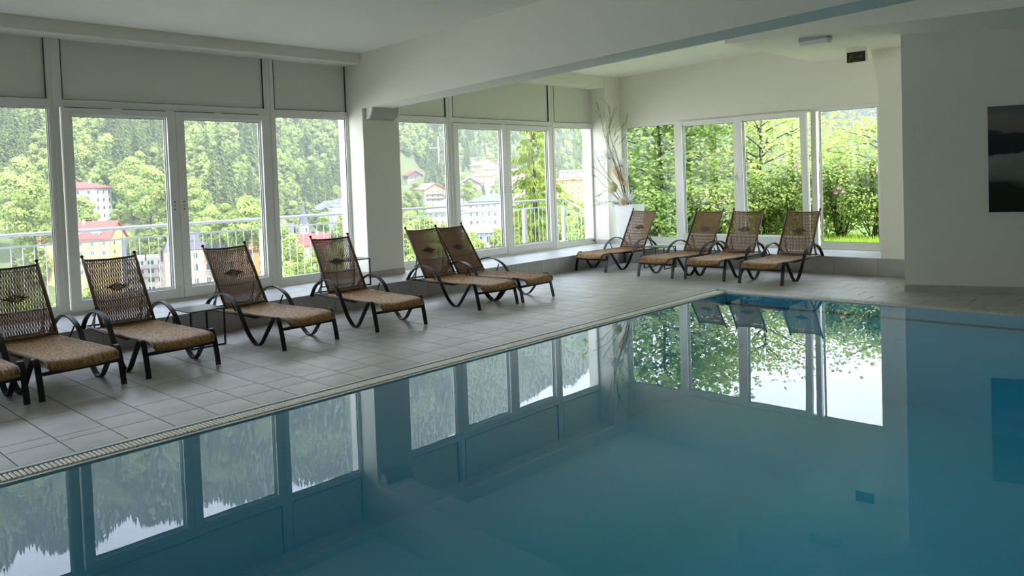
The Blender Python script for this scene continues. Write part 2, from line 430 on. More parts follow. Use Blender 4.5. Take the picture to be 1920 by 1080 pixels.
def valley(name, s):
    root, bx = glazing(name, YW, 1.49+s, 6.68+s if s == 0 else 1.49+s+5.15, .262, 3.42, None, None)
    ZF_, ZD, ZDB, ZFB = 2.559, 2.4796, .438, .374
    # transom, mullions
    q = MB(); bx(q, 1.54+s, 6.64+s, ZF_+.02, 2.655, -.034, .05); q.build('transom', M['pvc'], root)
    for a in (2.749, 5.362):
        q = MB(); bx(q, a+s, a+s+.104, .30, 3.40, -.036, .05); bx(q, a+s+.046, a+s+.058, .30, 3.40, -.046, -.03); q.build('mullion', M['pvc'], root)
    q = MB(); bx(q, 1.545+s, 1.60+s-.018, .3, 2.58, -.03, .05); bx(q, 6.606+.018+s, 6.655+s, .3, 2.58, -.03, .05); q.build('frame_filler', M['pvc'], root)
    for a, b_ in ((1.60, 2.7317), (5.4845, 6.6064)):
        q = MB(); bx(q, a+s-.01, b_+s+.01, .30, ZFB-.018, -.03, .05); q.build('bottom_rail', M['pvc'], root)
        pane_obj(root, bx, a+s, b_+s, ZFB, ZF_)
    for a, b_, oa, ob in ((2.9837, 3.9981, 2.868, 4.1175), (4.2403, 5.2425, 4.1215, 5.357)):
        q = MB()
        bx(q, oa+s, a+s-.018, .305, 2.572, -.062, .03); bx(q, b_+s+.018, ob+s, .305, 2.572, -.062, .03)
        bx(q, a+s-.02, b_+s+.02, ZD+.018, 2.572, -.061, .03); bx(q, a+s-.02, b_+s+.02, .305, ZDB-.018, -.061, .03)
        sash = q.build('sash', M['pvc'], root)
        pane_obj(root, bx, a+s, b_+s, ZDB, ZD, sash)
        # hinge covers at the foot of the sash and the black dots left where the handle was
        q = MB(); hx = oa if oa < 3 else ob-.05
        bx(q, oa+s+.002, oa+s+.05, .30, .46, -.072, -.058); bx(q, ob+s-.05, ob+s-.002, .30, .46, -.072, -.058); q.build('hinge_cover', M['pvc'], sash)
        q = MB(); hx = (4.060 if oa < 3 else 4.175)+s
        for dz in (-.045, 0, .045): q.tube([(hx, YW-.0635, 1.43+dz), (hx, YW-.058, 1.43+dz)], .009 if dz else .007, 8)
        q.build('handle_hole', M['gasket'], sash)
    # dark rebate above the doors
    q = MB()
    for k in range(4):
        xa = 2.9+s+k*.61; bx(q, xa, xa+.5, 2.573, 2.579, -.056, -.03, 0, .001)
    q.build('seal_strip', M['gasket'], root)
    for a, b_ in ((1.62, 2.7295), (2.897, 5.314), (5.48, 6.617)):
        q = MB(); bx(q, a+s, b_+s, 2.667, 3.352, -.012, .02); q.build('panel', M['panel'], root)
        q = MB(); g_ = .0035
        for z in (2.6635, 3.352): bx(q, a+s-.0035, b_+s+.0035, z, z+g_, -.036, -.005, 0, .001)
        bx(q, a+s-.0035, a+s, 2.661, 3.355, -.0362, -.005, 0, .001); bx(q, b_+s, b_+s+.0035, 2.661, 3.355, -.0362, -.005, 0, .001)
        q.build('panel_joint', M['gasket'], root)
        q = MB(); bx(q, a+s-.05, a+s-.007, 2.62, 3.40, -.03, .04); bx(q, b_+s+.007, b_+s+.05, 2.62, 3.40, -.03, .04); bx(q, a+s-.02, b_+s+.02, 3.36, 3.41, -.03, .04); bx(q, a+s-.02, b_+s+.02, 2.64, 2.66, -.03, .04)
        q.build('panel_frame', M['pvc'], root)
    return root
win1 = valley('window_1', 0)
win2 = valley('window_2', 5.8215)
valley('window_4', -5.35)
q = MB(); q.tube([(12.38, YW-.036, .335), (12.38, YW-.06, .335)], .012, 8); q.tube([(12.36, YW-.055, .335), (12.43, YW-.055, .332)], .009, 8); q.build('stop_knob', M['gasket'], win2)

# garden windows
root, bx = glazing('window_3', XG, 3.75, 9.14, .262, 2.612, None, None, axis='x')
q = MB(); bx(q, 9.0896, 9.1, .3, 2.6, -.03, .05); bx(q, 3.8, 4.23-.0, .3, 2.6, -.03, .05); q.build('frame_filler', M['pvc'], root)
for a in (7.865, 5.262):
    q = MB(); bx(q, a-.045, a+.045, .30, 2.60, -.036, .05); q.build('mullion', M['pvc'], root)
for a, b_ in ((7.9487, 9.0714), (4.2491, 5.157)):
    q = MB(); bx(q, a-.02, b_+.02, .30, .3634, -.03, .05); q.build('bottom_rail', M['pvc'], root); pane_obj(root, bx, a, b_, .3814, 2.5515)
def sash_g(a, b_, oa, ob, tilt):
    q = MB(); e = Matrix.Identity(4)
    st = link('sash', None, root); st.location = (XG, 0, .305)
    def bl(q, y0, y1, z0, z1, d0, d1, mi=0, bev=.003): q.bbox(d0, min(y0, y1), z0-.305, d1, max(y0, y1), z1-.305, bev, mi)
    bl(q, oa, a-.018, .305, 2.585, -.062, .03); bl(q, b_+.018, ob, .305, 2.585, -.062, .03)
    bl(q, a-.02, b_+.02, 2.5114, 2.585, -.061, .03); bl(q, a-.02, b_+.02, .305, .453, -.061, .03)
    st.data = q.mesh('sash', M['pvc']) if False else None
    fr = q.build('sash', M['pvc'], root); fr.location = (XG, 0, .305); fr.rotation_euler = (0, -tilt, 0)
    bpy.data.objects.remove(st)
    pane_obj(root, bl, a, b_, .4713, 2.4934, fr)
    q = MB(); bl(q, oa+.002, oa+.05, .30, .46, -.072, -.058); bl(q, ob-.05, ob-.002, .30, .46, -.072, -.058); q.build('hinge_cover', M['pvc'], fr)
    return fr, bl
s1, bl = sash_g(6.7257, 7.744, 6.609, 7.815, 0)
q = MB(); bl(q, 6.652, 6.692, 1.44, 1.60, -.072, -.058); bl(q, 6.662, 6.682, 1.50, 1.54, -.11, -.07); q.hexa([(-.125, 6.661, .94), (-.105, 6.661, .94), (-.105, 6.683, .94), (-.125, 6.683, .94), (-.125, 6.661, 1.225), (-.105, 6.661, 1.225), (-.105, 6.683, 1.225), (-.125, 6.683, 1.225)]); q.build('handle', M['pvc'], s1)
s2, bl = sash_g(5.4677, 6.489, 5.35, 6.603, math.radians(2.2))
q = MB(); bl(q, 6.525, 6.565, 1.44, 1.60, -.072, -.058); bl(q, 6.535, 6.555, 1.50, 1.54, -.11, -.07)
q.hexa([(-.125, 6.36, 1.33), (-.105, 6.36, 1.33), (-.105, 6.372, 1.315), (-.125, 6.372, 1.315), (-.125, 6.535, 1.235), (-.105, 6.535, 1.235), (-.105, 6.553, 1.215), (-.125, 6.553, 1.215)]); q.build('handle', M['pvc'], s2)
q = MB()
for k in range(5): bx(q, 5.4+k*.47, 5.4+k*.47+.40, 2.588, 2.594, -.07, -.04, 0, .001)
q.build('seal_strip', M['grate'], root)
# ------------------------------------------------------------------ pool
ZW = -.02
pool = thing('swimming_pool', (0, 0, 0), label='blue indoor swimming pool with still mirror-like water beside the tiled deck', cat='pool')
PX0, PX1, PY0, PY1 = .42, 9.51, -4.0, 5.09
b = MB(); ZB = -1.15
b.add([(PX0,PY0,ZB),(PX1,PY0,ZB),(PX1,PY1,ZB),(PX0,PY1,ZB)], [(0,1,2,3)])
for (xa, ya), (xb, yb) in (((PX0,PY1-.006),(PX1,PY1-.006)), ((PX1-.006,PY1),(PX1-.006,PY0)), ((PX1,PY0),(PX0,PY0)), ((PX0,PY0),(PX0,PY1))):
    b.add([(xa,ya,ZB),(xb,yb,ZB),(xb,yb,ZW-.001),(xa,ya,ZW-.001)], [(0,1,2,3)])
b.build('basin', M['poolwall'], pool)
b = MB()
b.box(PX1-.03, PY0, -.165, PX1-.006, PY1, -.145)
b.build('nosing', M['poolstrip'], pool)
b = MB()
y = PY0+.1
for k in range(8): b.bbox(PX1-.03, y, -.455, PX1-.006, y+1.135, -.395, .003); y += 1.14
b.build('edge_tile_row', M['poolwall'], pool, kind='stuff')
b = MB(); b.add([(PX0-.01,PY0-.01,ZW),(PX1+.012,PY0-.01,ZW),(PX1+.012,PY1+.012,ZW),(PX0-.01,PY1+.012,ZW)], [(0,1,2,3)])
b.build('water', M['water'], pool, label='still clear blue pool water mirroring the windows')
b = MB()    # lip, channel, outer strip
b.box(PX0, PY1, -.3, PX1+.035, PY1+.035, -.010); b.box(PX1, PY0, -.3, PX1+.035, PY1+.035, -.010)
b.box(PX0, 5.268, -.3, WX, WY-.002, 0); b.box(9.635, PY0, -.3, WX-.002, WY-.002, 0)
b.box(.3, PY0, -.3, PX0, WY-.002, -.002); b.box(.3, -4.2, -.3, WX, -4.0, -.002)
b.build('channel_edge', M['edge'], pool)
b = MB(); b.box(PX0, PY1+.03, -.3, 9.64, 5.27, -.06); b.box(PX1+.03, PY0, -.3, 9.64, 5.27, -.06); b.build('overflow_channel', M['gasket'], pool)
gr = link('grate', None, pool); gr.empty_display_size = .1
q = MB(); q.bbox(-.0092, 5.125, -.022, .0092, 5.247, -.001, .003); sl = q.mesh('slat', M['grate'])
pitch = .0268; k = 0; x = .62; rest = MB()
xs = []
while x < 9.54: xs.append(x); x += pitch
for i, x in enumerate(xs):
    if i < 300: link('slat', sl, gr, loc=(x, 0, 0))
    else: rest.bbox(x-.0085, 5.125, -.022, x+.0085, 5.247, -.001, .003)
y = 5.11
while y > PY0:
    rest.bbox(9.545, y-.0085, -.022, 9.633, y+.0085, -.001, .003); y -= pitch
rest.build('far_slats', M['grate'], gr, kind='stuff')
rest = MB()
rest.box(.5, 5.150, -.020, 9.6, 5.155, -.006); rest.box(.5, 5.185, -.020, 9.6, 5.190, -.006); rest.box(.5, 5.22, -.020, 9.6, 5.225, -.006)
rest.box(9.565, PY0, -.02, 9.57, 5.1, -.006); rest.box(9.605, PY0, -.02, 9.61, 5.1, -.006)
rest.build('grate_rod', M['grate'], gr)

# ------------------------------------------------------------------ loungers
def smooth_path(pts, n=6):
    pts = [Vector(p) for p in pts]; out_ = []
    for i in range(len(pts)-1):
        p0 = pts[max(i-1, 0)]; p1 = pts[i]; p2 = pts[i+1]; p3 = pts[min(i+2, len(pts)-1)]
        for k in range(n):
            t = k/n; out_.append(.5*((2*p1)+(-p0+p2)*t+(2*p0-5*p1+4*p2-p3)*t*t+(-p0+3*p1-3*p2+p3)*t**3))
    out_.append(pts[-1]); return out_
def make_lounger():
    root = thing('sun_lounger')
    side = [(0, 0), (.016, .08), (.045, .19), (.072, .27), (.100, .312), (.135, .322), (.175, .305), (.215, .262), (.30, .165), (.385, .068), (.44, .022), (.50, .005), (.56, .022), (.62, .062), (.70, .135), (.80, .27), (.88, .375), (.97, .435), (1.10, .478), (1.23, .482), (1.36, .448), (1.49, .380), (1.60, .262), (1.675, .125), (1.715, 0)]
    for sx in (-1, 1):
        q = MB(); q.strap([(sx*.31, y, z) for x_, y, z in [(0, p[1], p[2]) for p in [Vector((0, a, c)) for a, c in side]]] if False else
                         [(sx*.31, p.y, max(p.z, .005)) for p in smooth_path([(0, a, c) for a, c in side], 3)], (.044, 0, 0), .013)
        q.build('side_frame', M['metal'], root)
    q = MB(); q.box(-.30, .035, .195, .30, .060, .222); q.build('crossbar', M['metal'], root)
    for sx in (-1, 1):
        q = MB(); q.tube([(sx*.255, .6, .270), (sx*.255, 1.70, .272)], .013, 8)
        q.tube([(sx*.250, 1.0, .272), (sx*.31, 1.0, .40)], .008, 6); q.tube([(sx*.250, 1.64, .272), (sx*.31, 1.64, .20)], .008, 6)
        q.build('base_rail', M['metal'], root)
    for pts in ([(-.26, 1.70, .272), (.26, 1.70, .272)], [(-.26, .62, .268), (.26, .62, .268)], [(-.26, 1.27, .288), (-.10, 1.27, .27), (.10, 1.27, .27), (.26, 1.27, .288)]):
        q = MB(); q.tube(pts, .010, 6); q.build('cross_rail', M['metal'], root)
    # toothed props carrying the backrest
    for sx in (-1, 1):
        q = MB()
        q.strap([(sx*.225, 1.475, .56), (sx*.225, 1.50, .40), (sx*.225, 1.53, .265)], (.008, 0, 0), .022)
        for k in range(4):
            z = .31+k*.05; y = 1.535-(z-.285)*.16
            q.hexa([(sx*.225-.004, y, z), (sx*.225+.004, y, z), (sx*.225+.004, y+.034, z-.026), (sx*.225-.004, y+.034, z-.026), (sx*.225-.004, y, z+.014), (sx*.225+.004, y, z+.014), (sx*.225+.004, y+.036, z-.016), (sx*.225-.004, y+.036, z-.016)])
        q.tube([(sx*.215, 1.62, .285), (sx*.225, 1.52, .36), (sx*.215, 1.44, .50)], .009, 6)
        q.build('backrest_prop', M['metal'], root)
    # seat: lengthwise cane ropes over a curved front, bound by wrapped rails
    def zs(x): return -.016*(1-(x/.25)**2)
    sp_ = [(-.030, .245), (-.036, .262), (-.022, .286), (.02, .305), (.09, .313), (.2, .309), (.4, .302), (.7, .298), (1.0, .298), (1.235, .302)]
    q = MB(); n_ = 38
    for k in range(n_):
        x = -.243 + .486*k/(n_-1); d = .0022 if k % 2 else -.0005
        q.tube([(x, y, z+zs(x)+d) for y, z in sp_], .0068, 5, 0, False)
    seat = q.build('seat', M['seatweave'], root)
    q = MB(); yy = .05
    while yy < 1.22:
        q.tube([(-.247, yy, .300), (-.12, yy, .286), (0, yy, .281), (.12, yy, .286), (.247, yy, .300)], .0035, 4, 0, False); yy += .022
    q.build('weft', M['rattan_dark'], seat)
    q = MB()
    for sx in (-1, 1):
        q.tube([(sx*.256, -.028, .262), (sx*.256, -.02, .285), (sx*.256, .03, .303), (sx*.256, .12, .306), (sx*.256, .7, .296), (sx*.256, 1.24, .292)], .0165, 8)
    q.tube([(-.262, -.034, .250), (-.13, -.036, .240), (0, -.036, .236), (.13, -.036, .240), (.262, -.034, .250)], .0125, 8)
    q.tube([(-.256, 1.235, .292), (.256, 1.235, .292)], .013, 8)
    q.build('seat_frame', M['rattan'], root)
    # backrest
    P0, P1 = Vector((0, 1.245, .318)), Vector((0, 1.665, .945)); dv = (P1-P0); nn = Vector((0, dv.z, -dv.y)).normalized()  # nn points backwards/down
    def bp_(x, t, off=0): 
        sag = .028*(1-(x/.245)**2)*math.sin(min(max(t, 0), 1)*PI*.5+.5)
        return P0+dv*t+Vector((x, 0, 0))+nn*(sag+off)
    br = link('backrest', None, root); br.empty_display_size = .1
    q = MB(); n_ = 42
    for k in range(n_):
        x = -.232+.464*k/(n_-1); pts = []
        for j in range(13):
            t = .015+.97*j/12; pts.append(bp_(x+(.0018 if (j+k) % 2 else -.0018), t, .002 if (j+k) % 2 else -.002))
        q.strap(pts, (.0080, 0, 0), .004)
    br_ = q.build('backrest', M['rattan_dark2'], root); bpy.data.objects.remove(br)
    # diamond of woven canes + the lower cord
    q = MB()
    for k in range(-3, 4):
        hw = .108-.029*abs(k)
        for s_ in (-1, 1):
            t0 = .56+k*.018
            q.strap([bp_(-hw, t0-.012*s_, -.005), bp_(-hw/2, t0, -.007), bp_(hw/2, t0, -.007), bp_(hw, t0+.012*s_, -.005)], (0, .0, .008), .004)
    q.tube([bp_(x, .362, -.006) for x in (-.235, -.12, 0, .12, .235)], .0035, 5)
    for t in (.06, .94): q.tube([bp_(x, t, -.004) for x in (-.235, -.12, 0, .12, .235)], .003, 5)
    q.build('weave_diamond', M['rattan_dark'], br_)
    q = MB()
    for sx in (-1, 1): q.tube([P0+dv*-.02+Vector((sx*.247, 0, 0)), P0+dv*.5+Vector((sx*.250, 0, 0)), P0+dv*1.01+Vector((sx*.253, 0, 0))], .0155, 8)
    q.tube([bp_(x, .995) for x in (-.25, -.15, 0, .15, .25)], .011, 8); q.tube([bp_(x, .01) for x in (-.25, -.15, 0, .15, .25)], .016, 8)
    q.build('backrest_frame', M['rattan_frame'], root)
    for sx in (-1, 1):
        q = MB(); c = P0+dv*1.055+Vector((sx*.254, 0, 0)); q.tube([P0+dv*1.005+Vector((sx*.253, 0, 0)), c], .010, 8); q.ball(c, .0175, 10, 6)
        q.build('end_cap', M['metal'], root)
    return root
M['rattan_frame'] = mat('wrapped_cane', (.17, .105, .045), .45, noise=(1, .5, (.10, .06, .028), (30, 260, 260)))
M['rattan_dark2'] = mat('cane_strands', (.27, .125, .045), .5, noise=(70, .6, (.15, .065, .024)))
def seatweave():
    m = mat('woven_seat_cane', (.36, .215, .09), .5); t = m.node_tree; bs = t.nodes['Principled BSDF']
    co = N(t, 'ShaderNodeTexCoord'); mpn = N(t, 'ShaderNodeMapping'); mpn.inputs['Scale'].default_value = (75, 22, 1); t.links.new(co.outputs['Object'], mpn.inputs[0])
    ch = N(t, 'ShaderNodeTexVoronoi'); ch.inputs['Scale'].default_value = 1; t.links.new(mpn.outputs[0], ch.inputs['Vector'])
    r = N(t, 'ShaderNodeValToRGB'); r.color_ramp.elements[0].color = (.66, .35, .10, 1); r.color_ramp.elements[1].color = (.20, .095, .03, 1)
    r.color_ramp.elements[0].position = .15; r.color_ramp.elements[1].position = .85
    t.links.new(ch.outputs['Distance'], r.inputs[0]); t.links.new(r.outputs[0], bs.inputs['Base Color'])
    bp = N(t, 'ShaderNodeBump'); bp.inputs['Strength'].default_value = .8; bp.inputs['Distance'].default_value = .004; bp.invert = True
    t.links.new(ch.outputs['Distance'], bp.inputs['Height']); t.links.new(bp.outputs[0], bs.inputs['Normal']); return m
M['seatweave'] = seatweave()
lg0 = make_lounger()
R = math.radians
G1, G2 = 'cane loungers in front of the valley windows', 'cane loungers in front of the garden windows'
spots = [
 (1.40, 6.80, 1, 'woven cane lounger cut off by the left edge, only its seat end showing', G1),
 (2.12, 6.81, 3.0, 'leftmost cane lounger shown whole, its back against the left door frame', G1),
 (2.942, 6.828, -.1, 'cane lounger left of the small black table on the floor', G1),
 (4.244, 6.852, 1.5, 'cane lounger right of the small black table on the floor', G1),
 (5.336, 6.77, -7.3, 'cane lounger just left of the white pillar, side table behind its back', G1),
 (6.928, 6.83, -6.0, 'cane lounger standing in front of the white pillar, its arm over its neighbour', G1),
 (7.64, 6.79, 1.0, 'rightmost cane lounger of the row along the valley windows', G1),
 (10.381, 8.037, -90, 'cane lounger in the corner in front of the white planter', G2),
 (10.243, 6.676, -91.5, 'cane lounger left of centre before the garden windows, beside the low black table', G2),
 (10.301, 5.855, -86.5, 'second cane lounger from the right before the garden windows', G2),
 (10.285, 4.965, -87.8, 'rightmost cane lounger, nearest the white wall with the picture', G2)]
for i, (x, y, a, lab, g) in enumerate(spots):
    o = lg0 if i == 0 else copy_tree(lg0)
    o.location = (x, y, 0); o.rotation_euler = (0, 0, R(a)); tag(o, lab, 'lounger', g)

# ------------------------------------------------------------------ small tables
def side_table(x, y, z, w_, d_, h, label, rot=0):
    r = thing('side_table', (x, y, z), R(rot), label=label, cat='table', group='small black side tables')
    q = MB(); q.bbox(-w_/2, -d_/2, h-.014, w_/2, d_/2, h, .002); q.build('table_top', M['metal_top'], r)
    for sx in (-1, 1):
        for sy in (-1, 1):
            q = MB(); cx, cy = sx*(w_/2-.009), sy*(d_/2-.009); q.box(cx-.0075, cy-.0075, 0, cx+.0075, cy+.0075, h-.014); q.build('leg', M['metal'], r)
    q = MB()
    for sy in (-1, 1): q.box(-w_/2+.016, sy*(d_/2-.009)-.0075, 0, w_/2-.016, sy*(d_/2-.009)+.0075, .014)
    q.build('foot_rail', M['metal'], r); return r
M['metal_top'] = mat('dark_grey_table_top', (.10, .10, .10), .3)
side_table(3.585, 7.92, 0, .37, .42, .385, 'small black metal table on the floor between two cane loungers')
side_table(5.95, 8.70, ZL, .54, .38, .36, 'small black metal table standing on the window ledge by the white pillar')
side_table(11.42, 7.33, 0, .38, .42, .372, 'small black metal table between loungers before the garden windows')

# ------------------------------------------------------------------ planter with dried flowers
def frustum(q, cx, cy, z0, z1, h0, h1, mi=0):
    q.hexa([(cx-h0,cy-h0,z0),(cx+h0,cy-h0,z0),(cx+h0,cy+h0,z0),(cx-h0,cy+h0,z0),(cx-h1,cy-h1,z1),(cx+h1,cy-h1,z1),(cx+h1,cy+h1,z1),(cx-h1,cy+h1,z1)], mi)
VX, VY = 12.61, 8.75
pl = thing('floor_planter', (VX, VY, ZL), label='tall white tapered square planter on the ledge in the corner', cat='planter')
q = MB(); zt = .775
for k, (h0, h1, z0, z1) in enumerate([(.13, .212, 0, zt)]):
    v = [(-h0,-h0,z0),(h0,-h0,z0),(h0,h0,z0),(-h0,h0,z0),(-h1,-h1,z1),(h1,-h1,z1),(h1,h1,z1),(-h1,h1,z1)]
    i = h1-.018; j = h1-.045
    v += [(-i,-i,z1),(i,-i,z1),(i,i,z1),(-i,i,z1),(-j,-j,z1-.14),(j,-j,z1-.14),(j,j,z1-.14),(-j,j,z1-.14)]
    q.add(v, [(3,2,1,0),(0,1,5,4),(1,2,6,5),(2,3,7,6),(3,0,4,7),(4,5,9,8),(5,6,10,9),(6,7,11,10),(7,4,8,11),(8,9,13,12),(9,10,14,13),(10,11,15,14),(11,8,12,15)])
q.build('planter_body', M['white'], pl)
q = MB(); q.box(-.165, -.165, zt-.16, .165, .165, zt-.13); q.build('gravel', M['concrete'], pl)
def toplane(px, py, X): d = ray(px, py); t = X/d.x; return Vector((d.x*t, d.y*t, H+d.z*t))
tips = [((1119,191),(1135,262),12.50), ((1143,197),(1141,270),12.66), ((1149,213),(1143,250),12.74), ((1176,227),(1150,262),12.72), ((1131,242),(1141,272),12.58), ((1157,260),(1148,290),12.55), ((1172,256),(1154,285),12.85), ((1101,307),(1133,330),12.40), ((1114,294),(1132,318),12.52), ((1112,330),(1130,345),12.42), ((1122,369),(1140,358),12.45), ((1122,384),(1145,378),12.48), ((1190,374),(1178,330),12.60), ((1184,355),(1160,320),12.62)]
rb = random.Random(3)
for i, (tip, mid, X) in enumerate(tips):
    X = min(X, 12.36) if tip[0] < 1152 else X
    q = MB(); base = Vector((VX+rb.uniform(-.06, .06), VY+rb.uniform(-.06, .06), ZL+.62)); mm = toplane(*mid, X); tt = toplane(*tip, X)
    main = smooth_path([base, base.lerp(mm, .55)+Vector((0, -.03, .02)), mm, mm.lerp(tt, .55)+Vector((0, rb.uniform(-.03, .03), .02)), tt], 3)
    L = len(main); q.tube(main, [.0065-.005*j/(L-1) for j in range(L)], 5)
    for k in range(7):
        j = rb.randrange(L//2, L-1); p = main[j]; d = (main[j+1]-main[j]).normalized()
        e = (d + Vector((rb.uniform(-.25, .25), rb.uniform(-.8, .8), rb.uniform(-.3, .5)))).normalized()
        l = rb.uniform(.08, .26); q2 = p+e*l*.5+Vector((0, 0, .012)); q.tube([p, q2, p+e*l+Vector((0, rb.uniform(-.03, .03), .03))], [.0026, .002, .0011], 4)
        e2 = (e+Vector((0, rb.uniform(-.7, .7), .4))).normalized(); q.tube([q2, q2+e2*l*.45], [.0018, .0009], 4)
    q.build('dried_branch', M['twig'], None, label='thin bare dark branch rising from the tall white planter', cat='branch', group='bare branches in the white planter')
def petals(q, c, r, n, s, sq=(1,1,1), rr=None, deep=.75):
    rr = rr or rb
    for i in range(n):
        d = Vector((rr.gauss(0,1), rr.gauss(0,1), rr.gauss(0,1))).normalized()
        p = Vector(c)+Vector((d.x*sq[0], d.y*sq[1], d.z*sq[2]))*r*rr.uniform(deep, 1)
        a = d.cross(Vector((rr.gauss(0,1), rr.gauss(0,1), rr.gauss(0,1)))).normalized(); b_ = (d*.5+a.cross(d)).normalized()
        s_ = s*rr.uniform(.7, 1.3)
        q.add([p-a*s_*.5, p+b_*s_*.35-a*s_*.1+d*s_*.2, p+a*s_*.5, p-b_*s_*.35+a*s_*.1], [(0,1,2,3)])
M['cream'] = leafmat('cream_petals', (.78, .75, .50), (.86, .83, .62), .25, 30)
M['peach'] = leafmat('peach_petals', (.84, .68, .48), (.90, .78, .62), .3, 30)
M['lace'] = leafmat('bleached_fronds', (.72, .72, .68), (.8, .8, .78), .2, 30)
c = toplane(1148.7, 351, 12.45); q = MB(); petals(q, c, .098, 700, .028); q.ball(c, .082, 12, 8); q.tube([Vector((VX, VY, ZL+.65)), c], .004, 5)
q.build('dried_flower_ball', M['cream'], None, label='round cream yellow dried flower ball in the planter', cat='dried flower')
q = MB()
for k in range(6):
    c = toplane(1155+k*2.9, 318+k*5, 12.55); petals(q, c, .068, 190, .032); q.ball(c, .05, 8, 6)
q.tube([Vector((VX, VY, ZL+.65)), c], .012, 6)
q.build('dried_hydrangea', M['peach'], None, label='long peach coloured dried hydrangea head above the cream ball', cat='dried flower')
c = toplane(1168, 378, 12.40); q = MB(); petals(q, c, .075, 420, .030); q.ball(c, .055, 10, 6); q.tube([Vector((VX, VY, ZL+.65)), c], .006, 5)
q.build('dried_hydrangea', M['peach'], None, label='small peach dried hydrangea head low on the planter rim', cat='dried flower')
for (px, py), X, r_, lab in (((1142,288),12.34,.15,'wispy white dried fronds high among the branches, below the tall twigs'), ((1165,303),12.66,.14,'wispy white dried fronds right of the branches, above the peach hydrangea'), ((1179,366),12.5,.19,'white feathery dried fronds low at the planter rim beside the peach flower'), ((1156,380),12.45,.09,'white fronds trailing over the left rim of the planter')):
    c = toplane(px, py, X); q = MB(); o_ = c+Vector((0, 0, -r_*.8))
    for k in range(60):
        d = Vector((rb.uniform(-.7, .7), rb.uniform(-1, 1), rb.uniform(-.1, 1.6))).normalized(); e = o_+d*r_*rb.uniform(.8, 1.7); mm = o_.lerp(e, .5)+Vector((0, rb.uniform(-.02, .02), .01))
        q.tube([o_, mm, e], .0016, 3)
        for j in range(5): petals(q, mm.lerp(e, j/4), .012, 2, .016)
    q.tube([Vector((VX, VY, ZL+.65)), o_+Vector((0, 0, .01))], .004, 5)
    q.build('dried_frond', M['lace'], None, label=lab, cat='dried flower', group='white dried fronds in the planter')

# ------------------------------------------------------------------ wall lamp, ceiling lamp, exit sign, detector, picture
wl = thing('wall_lamp', (6.96, YP, 2.63), label='off-white curved wall lamp on the pillar just under the beam', cat='lamp')
prof = [(0, .10), (-.155, .10), (-.158, .085), (-.150, .03), (-.125, -.03), (-.085, -.075), (-.03, -.098), (0, -.10)]
q = MB()
for xa, xb in ((-.255, -.225), (.225, .255)):
    q = MB(); q.prism([(a, b_) for a, b_ in prof], 'x', xa, xb); q.build('end_cheek', M['grate'], wl)
q = MB(); n = len(prof)-2
v = []
for xa in (-.225, .225):
    v += [(xa, a*.94, b_*.94) for a, b_ in prof[1:]]
k = len(prof)-1; q.add(v, [(i, i+1, k+i+1, k+i) for i in range(k-1)]+[(0, k, 2*k-1, k-1)], 0, True)
q.build('shade', mat('frosted_shade', (.52, .50, .42), .4, bump=(90, .3)), wl)
q = MB(); q.box(-.25, -.02, -.07, .25, 0, .09); q.build('back_plate', M['grate'], wl)
LX, LY = 10.14, 4.06
cl = thing('ceiling_lamp', (LX, LY, zd_(LY)+.01), R(-4), label='flat grey emergency lamp fixed under the dropped ceiling', cat='lamp')
M['greyplastic'] = mat('grey_plastic', (.42, .43, .43), .4); M['opal'] = mat('opal_cover', (.75, .76, .74), .3)
q = MB(); q.bbox(-.075, -.19, -.055, .075, .19, 0, .006); q.build('housing', M['greyplastic'], cl)
q = MB(); q.hexa([(-.055,-.175,-.105),(.055,-.175,-.105),(.055,.175,-.105),(-.055,.175,-.105),(-.085,-.20,-.056),(.085,-.20,-.056),(.085,.20,-.056),(-.085,.20,-.056)]); q.build('cover', M['opal'], cl)
ex = thing('exit_sign', (11.6, 4.062, 3.205), R(0), label='dark exit sign box with running figure and arrow under the ceiling', cat='sign')
q = MB(); q.bbox(0, -.137, -.095, .07, .137, .11, .004); q.build('sign_box', M['grate'], ex)
q = MB(); q.bbox(-.004, -.128, -.090, 0, .128, .057, .001); q.build('sign_panel', mat('dark_sign_face', (.012, .018, .008), .25), ex)
q = MB()
def pic(poly, mi=0): q.prism([(y, z) for y, z in poly], 'x', -.0055, -.004, mi)
# running figure (left of the panel = +y), door and arrow to the right
def L_(u, v): return (.128-u*.256, -.090+v*.147)
q2 = []
for poly in ([(.20,.80),(.26,.80),(.26,.90),(.20,.90)], [(.16,.45),(.27,.50),(.30,.78),(.20,.78)], [(.10,.15),(.15,.12),(.24,.48),(.18,.50)], [(.24,.48),(.30,.40),(.32,.12),(.37,.12),(.36,.44),(.27,.55)], [(.27,.70),(.36,.60),(.37,.66),(.29,.76)], [(.20,.72),(.12,.60),(.15,.56),(.22,.66)],
             [(.52,.45),(.76,.45),(.76,.55),(.52,.55)], [(.76,.30),(.90,.50),(.76,.70),(.72,.64),(.80,.50),(.72,.36)]):
    pic([L_(a, b_) for a, b_ in poly])
q.build('pictogram', mat('dull_red_print', (.14, .055, .035), .5), ex)
q = MB()
for yy in (-.09, .08): q.box(.01, yy-.012, .108, .05, yy+.012, .125)
q.build('fixing_clip', M['gasket'], ex)
dt = thing('smoke_detector', (9.35, 6.6, zc2(6.6)), label='small round white detector on the ceiling seen mirrored in the pool', cat='detector')
q = MB(); q.tube([(0, 0, 0), (0, 0, -.03), (0, 0, -.045)], [.055, .055, .035], 16); q.build('detector_body', M['white'], dt)
q = MB(); q.tube([(0, 0, -.045), (0, 0, -.055)], .02, 12); q.build('sensor_head', M['greyplastic'], dt)
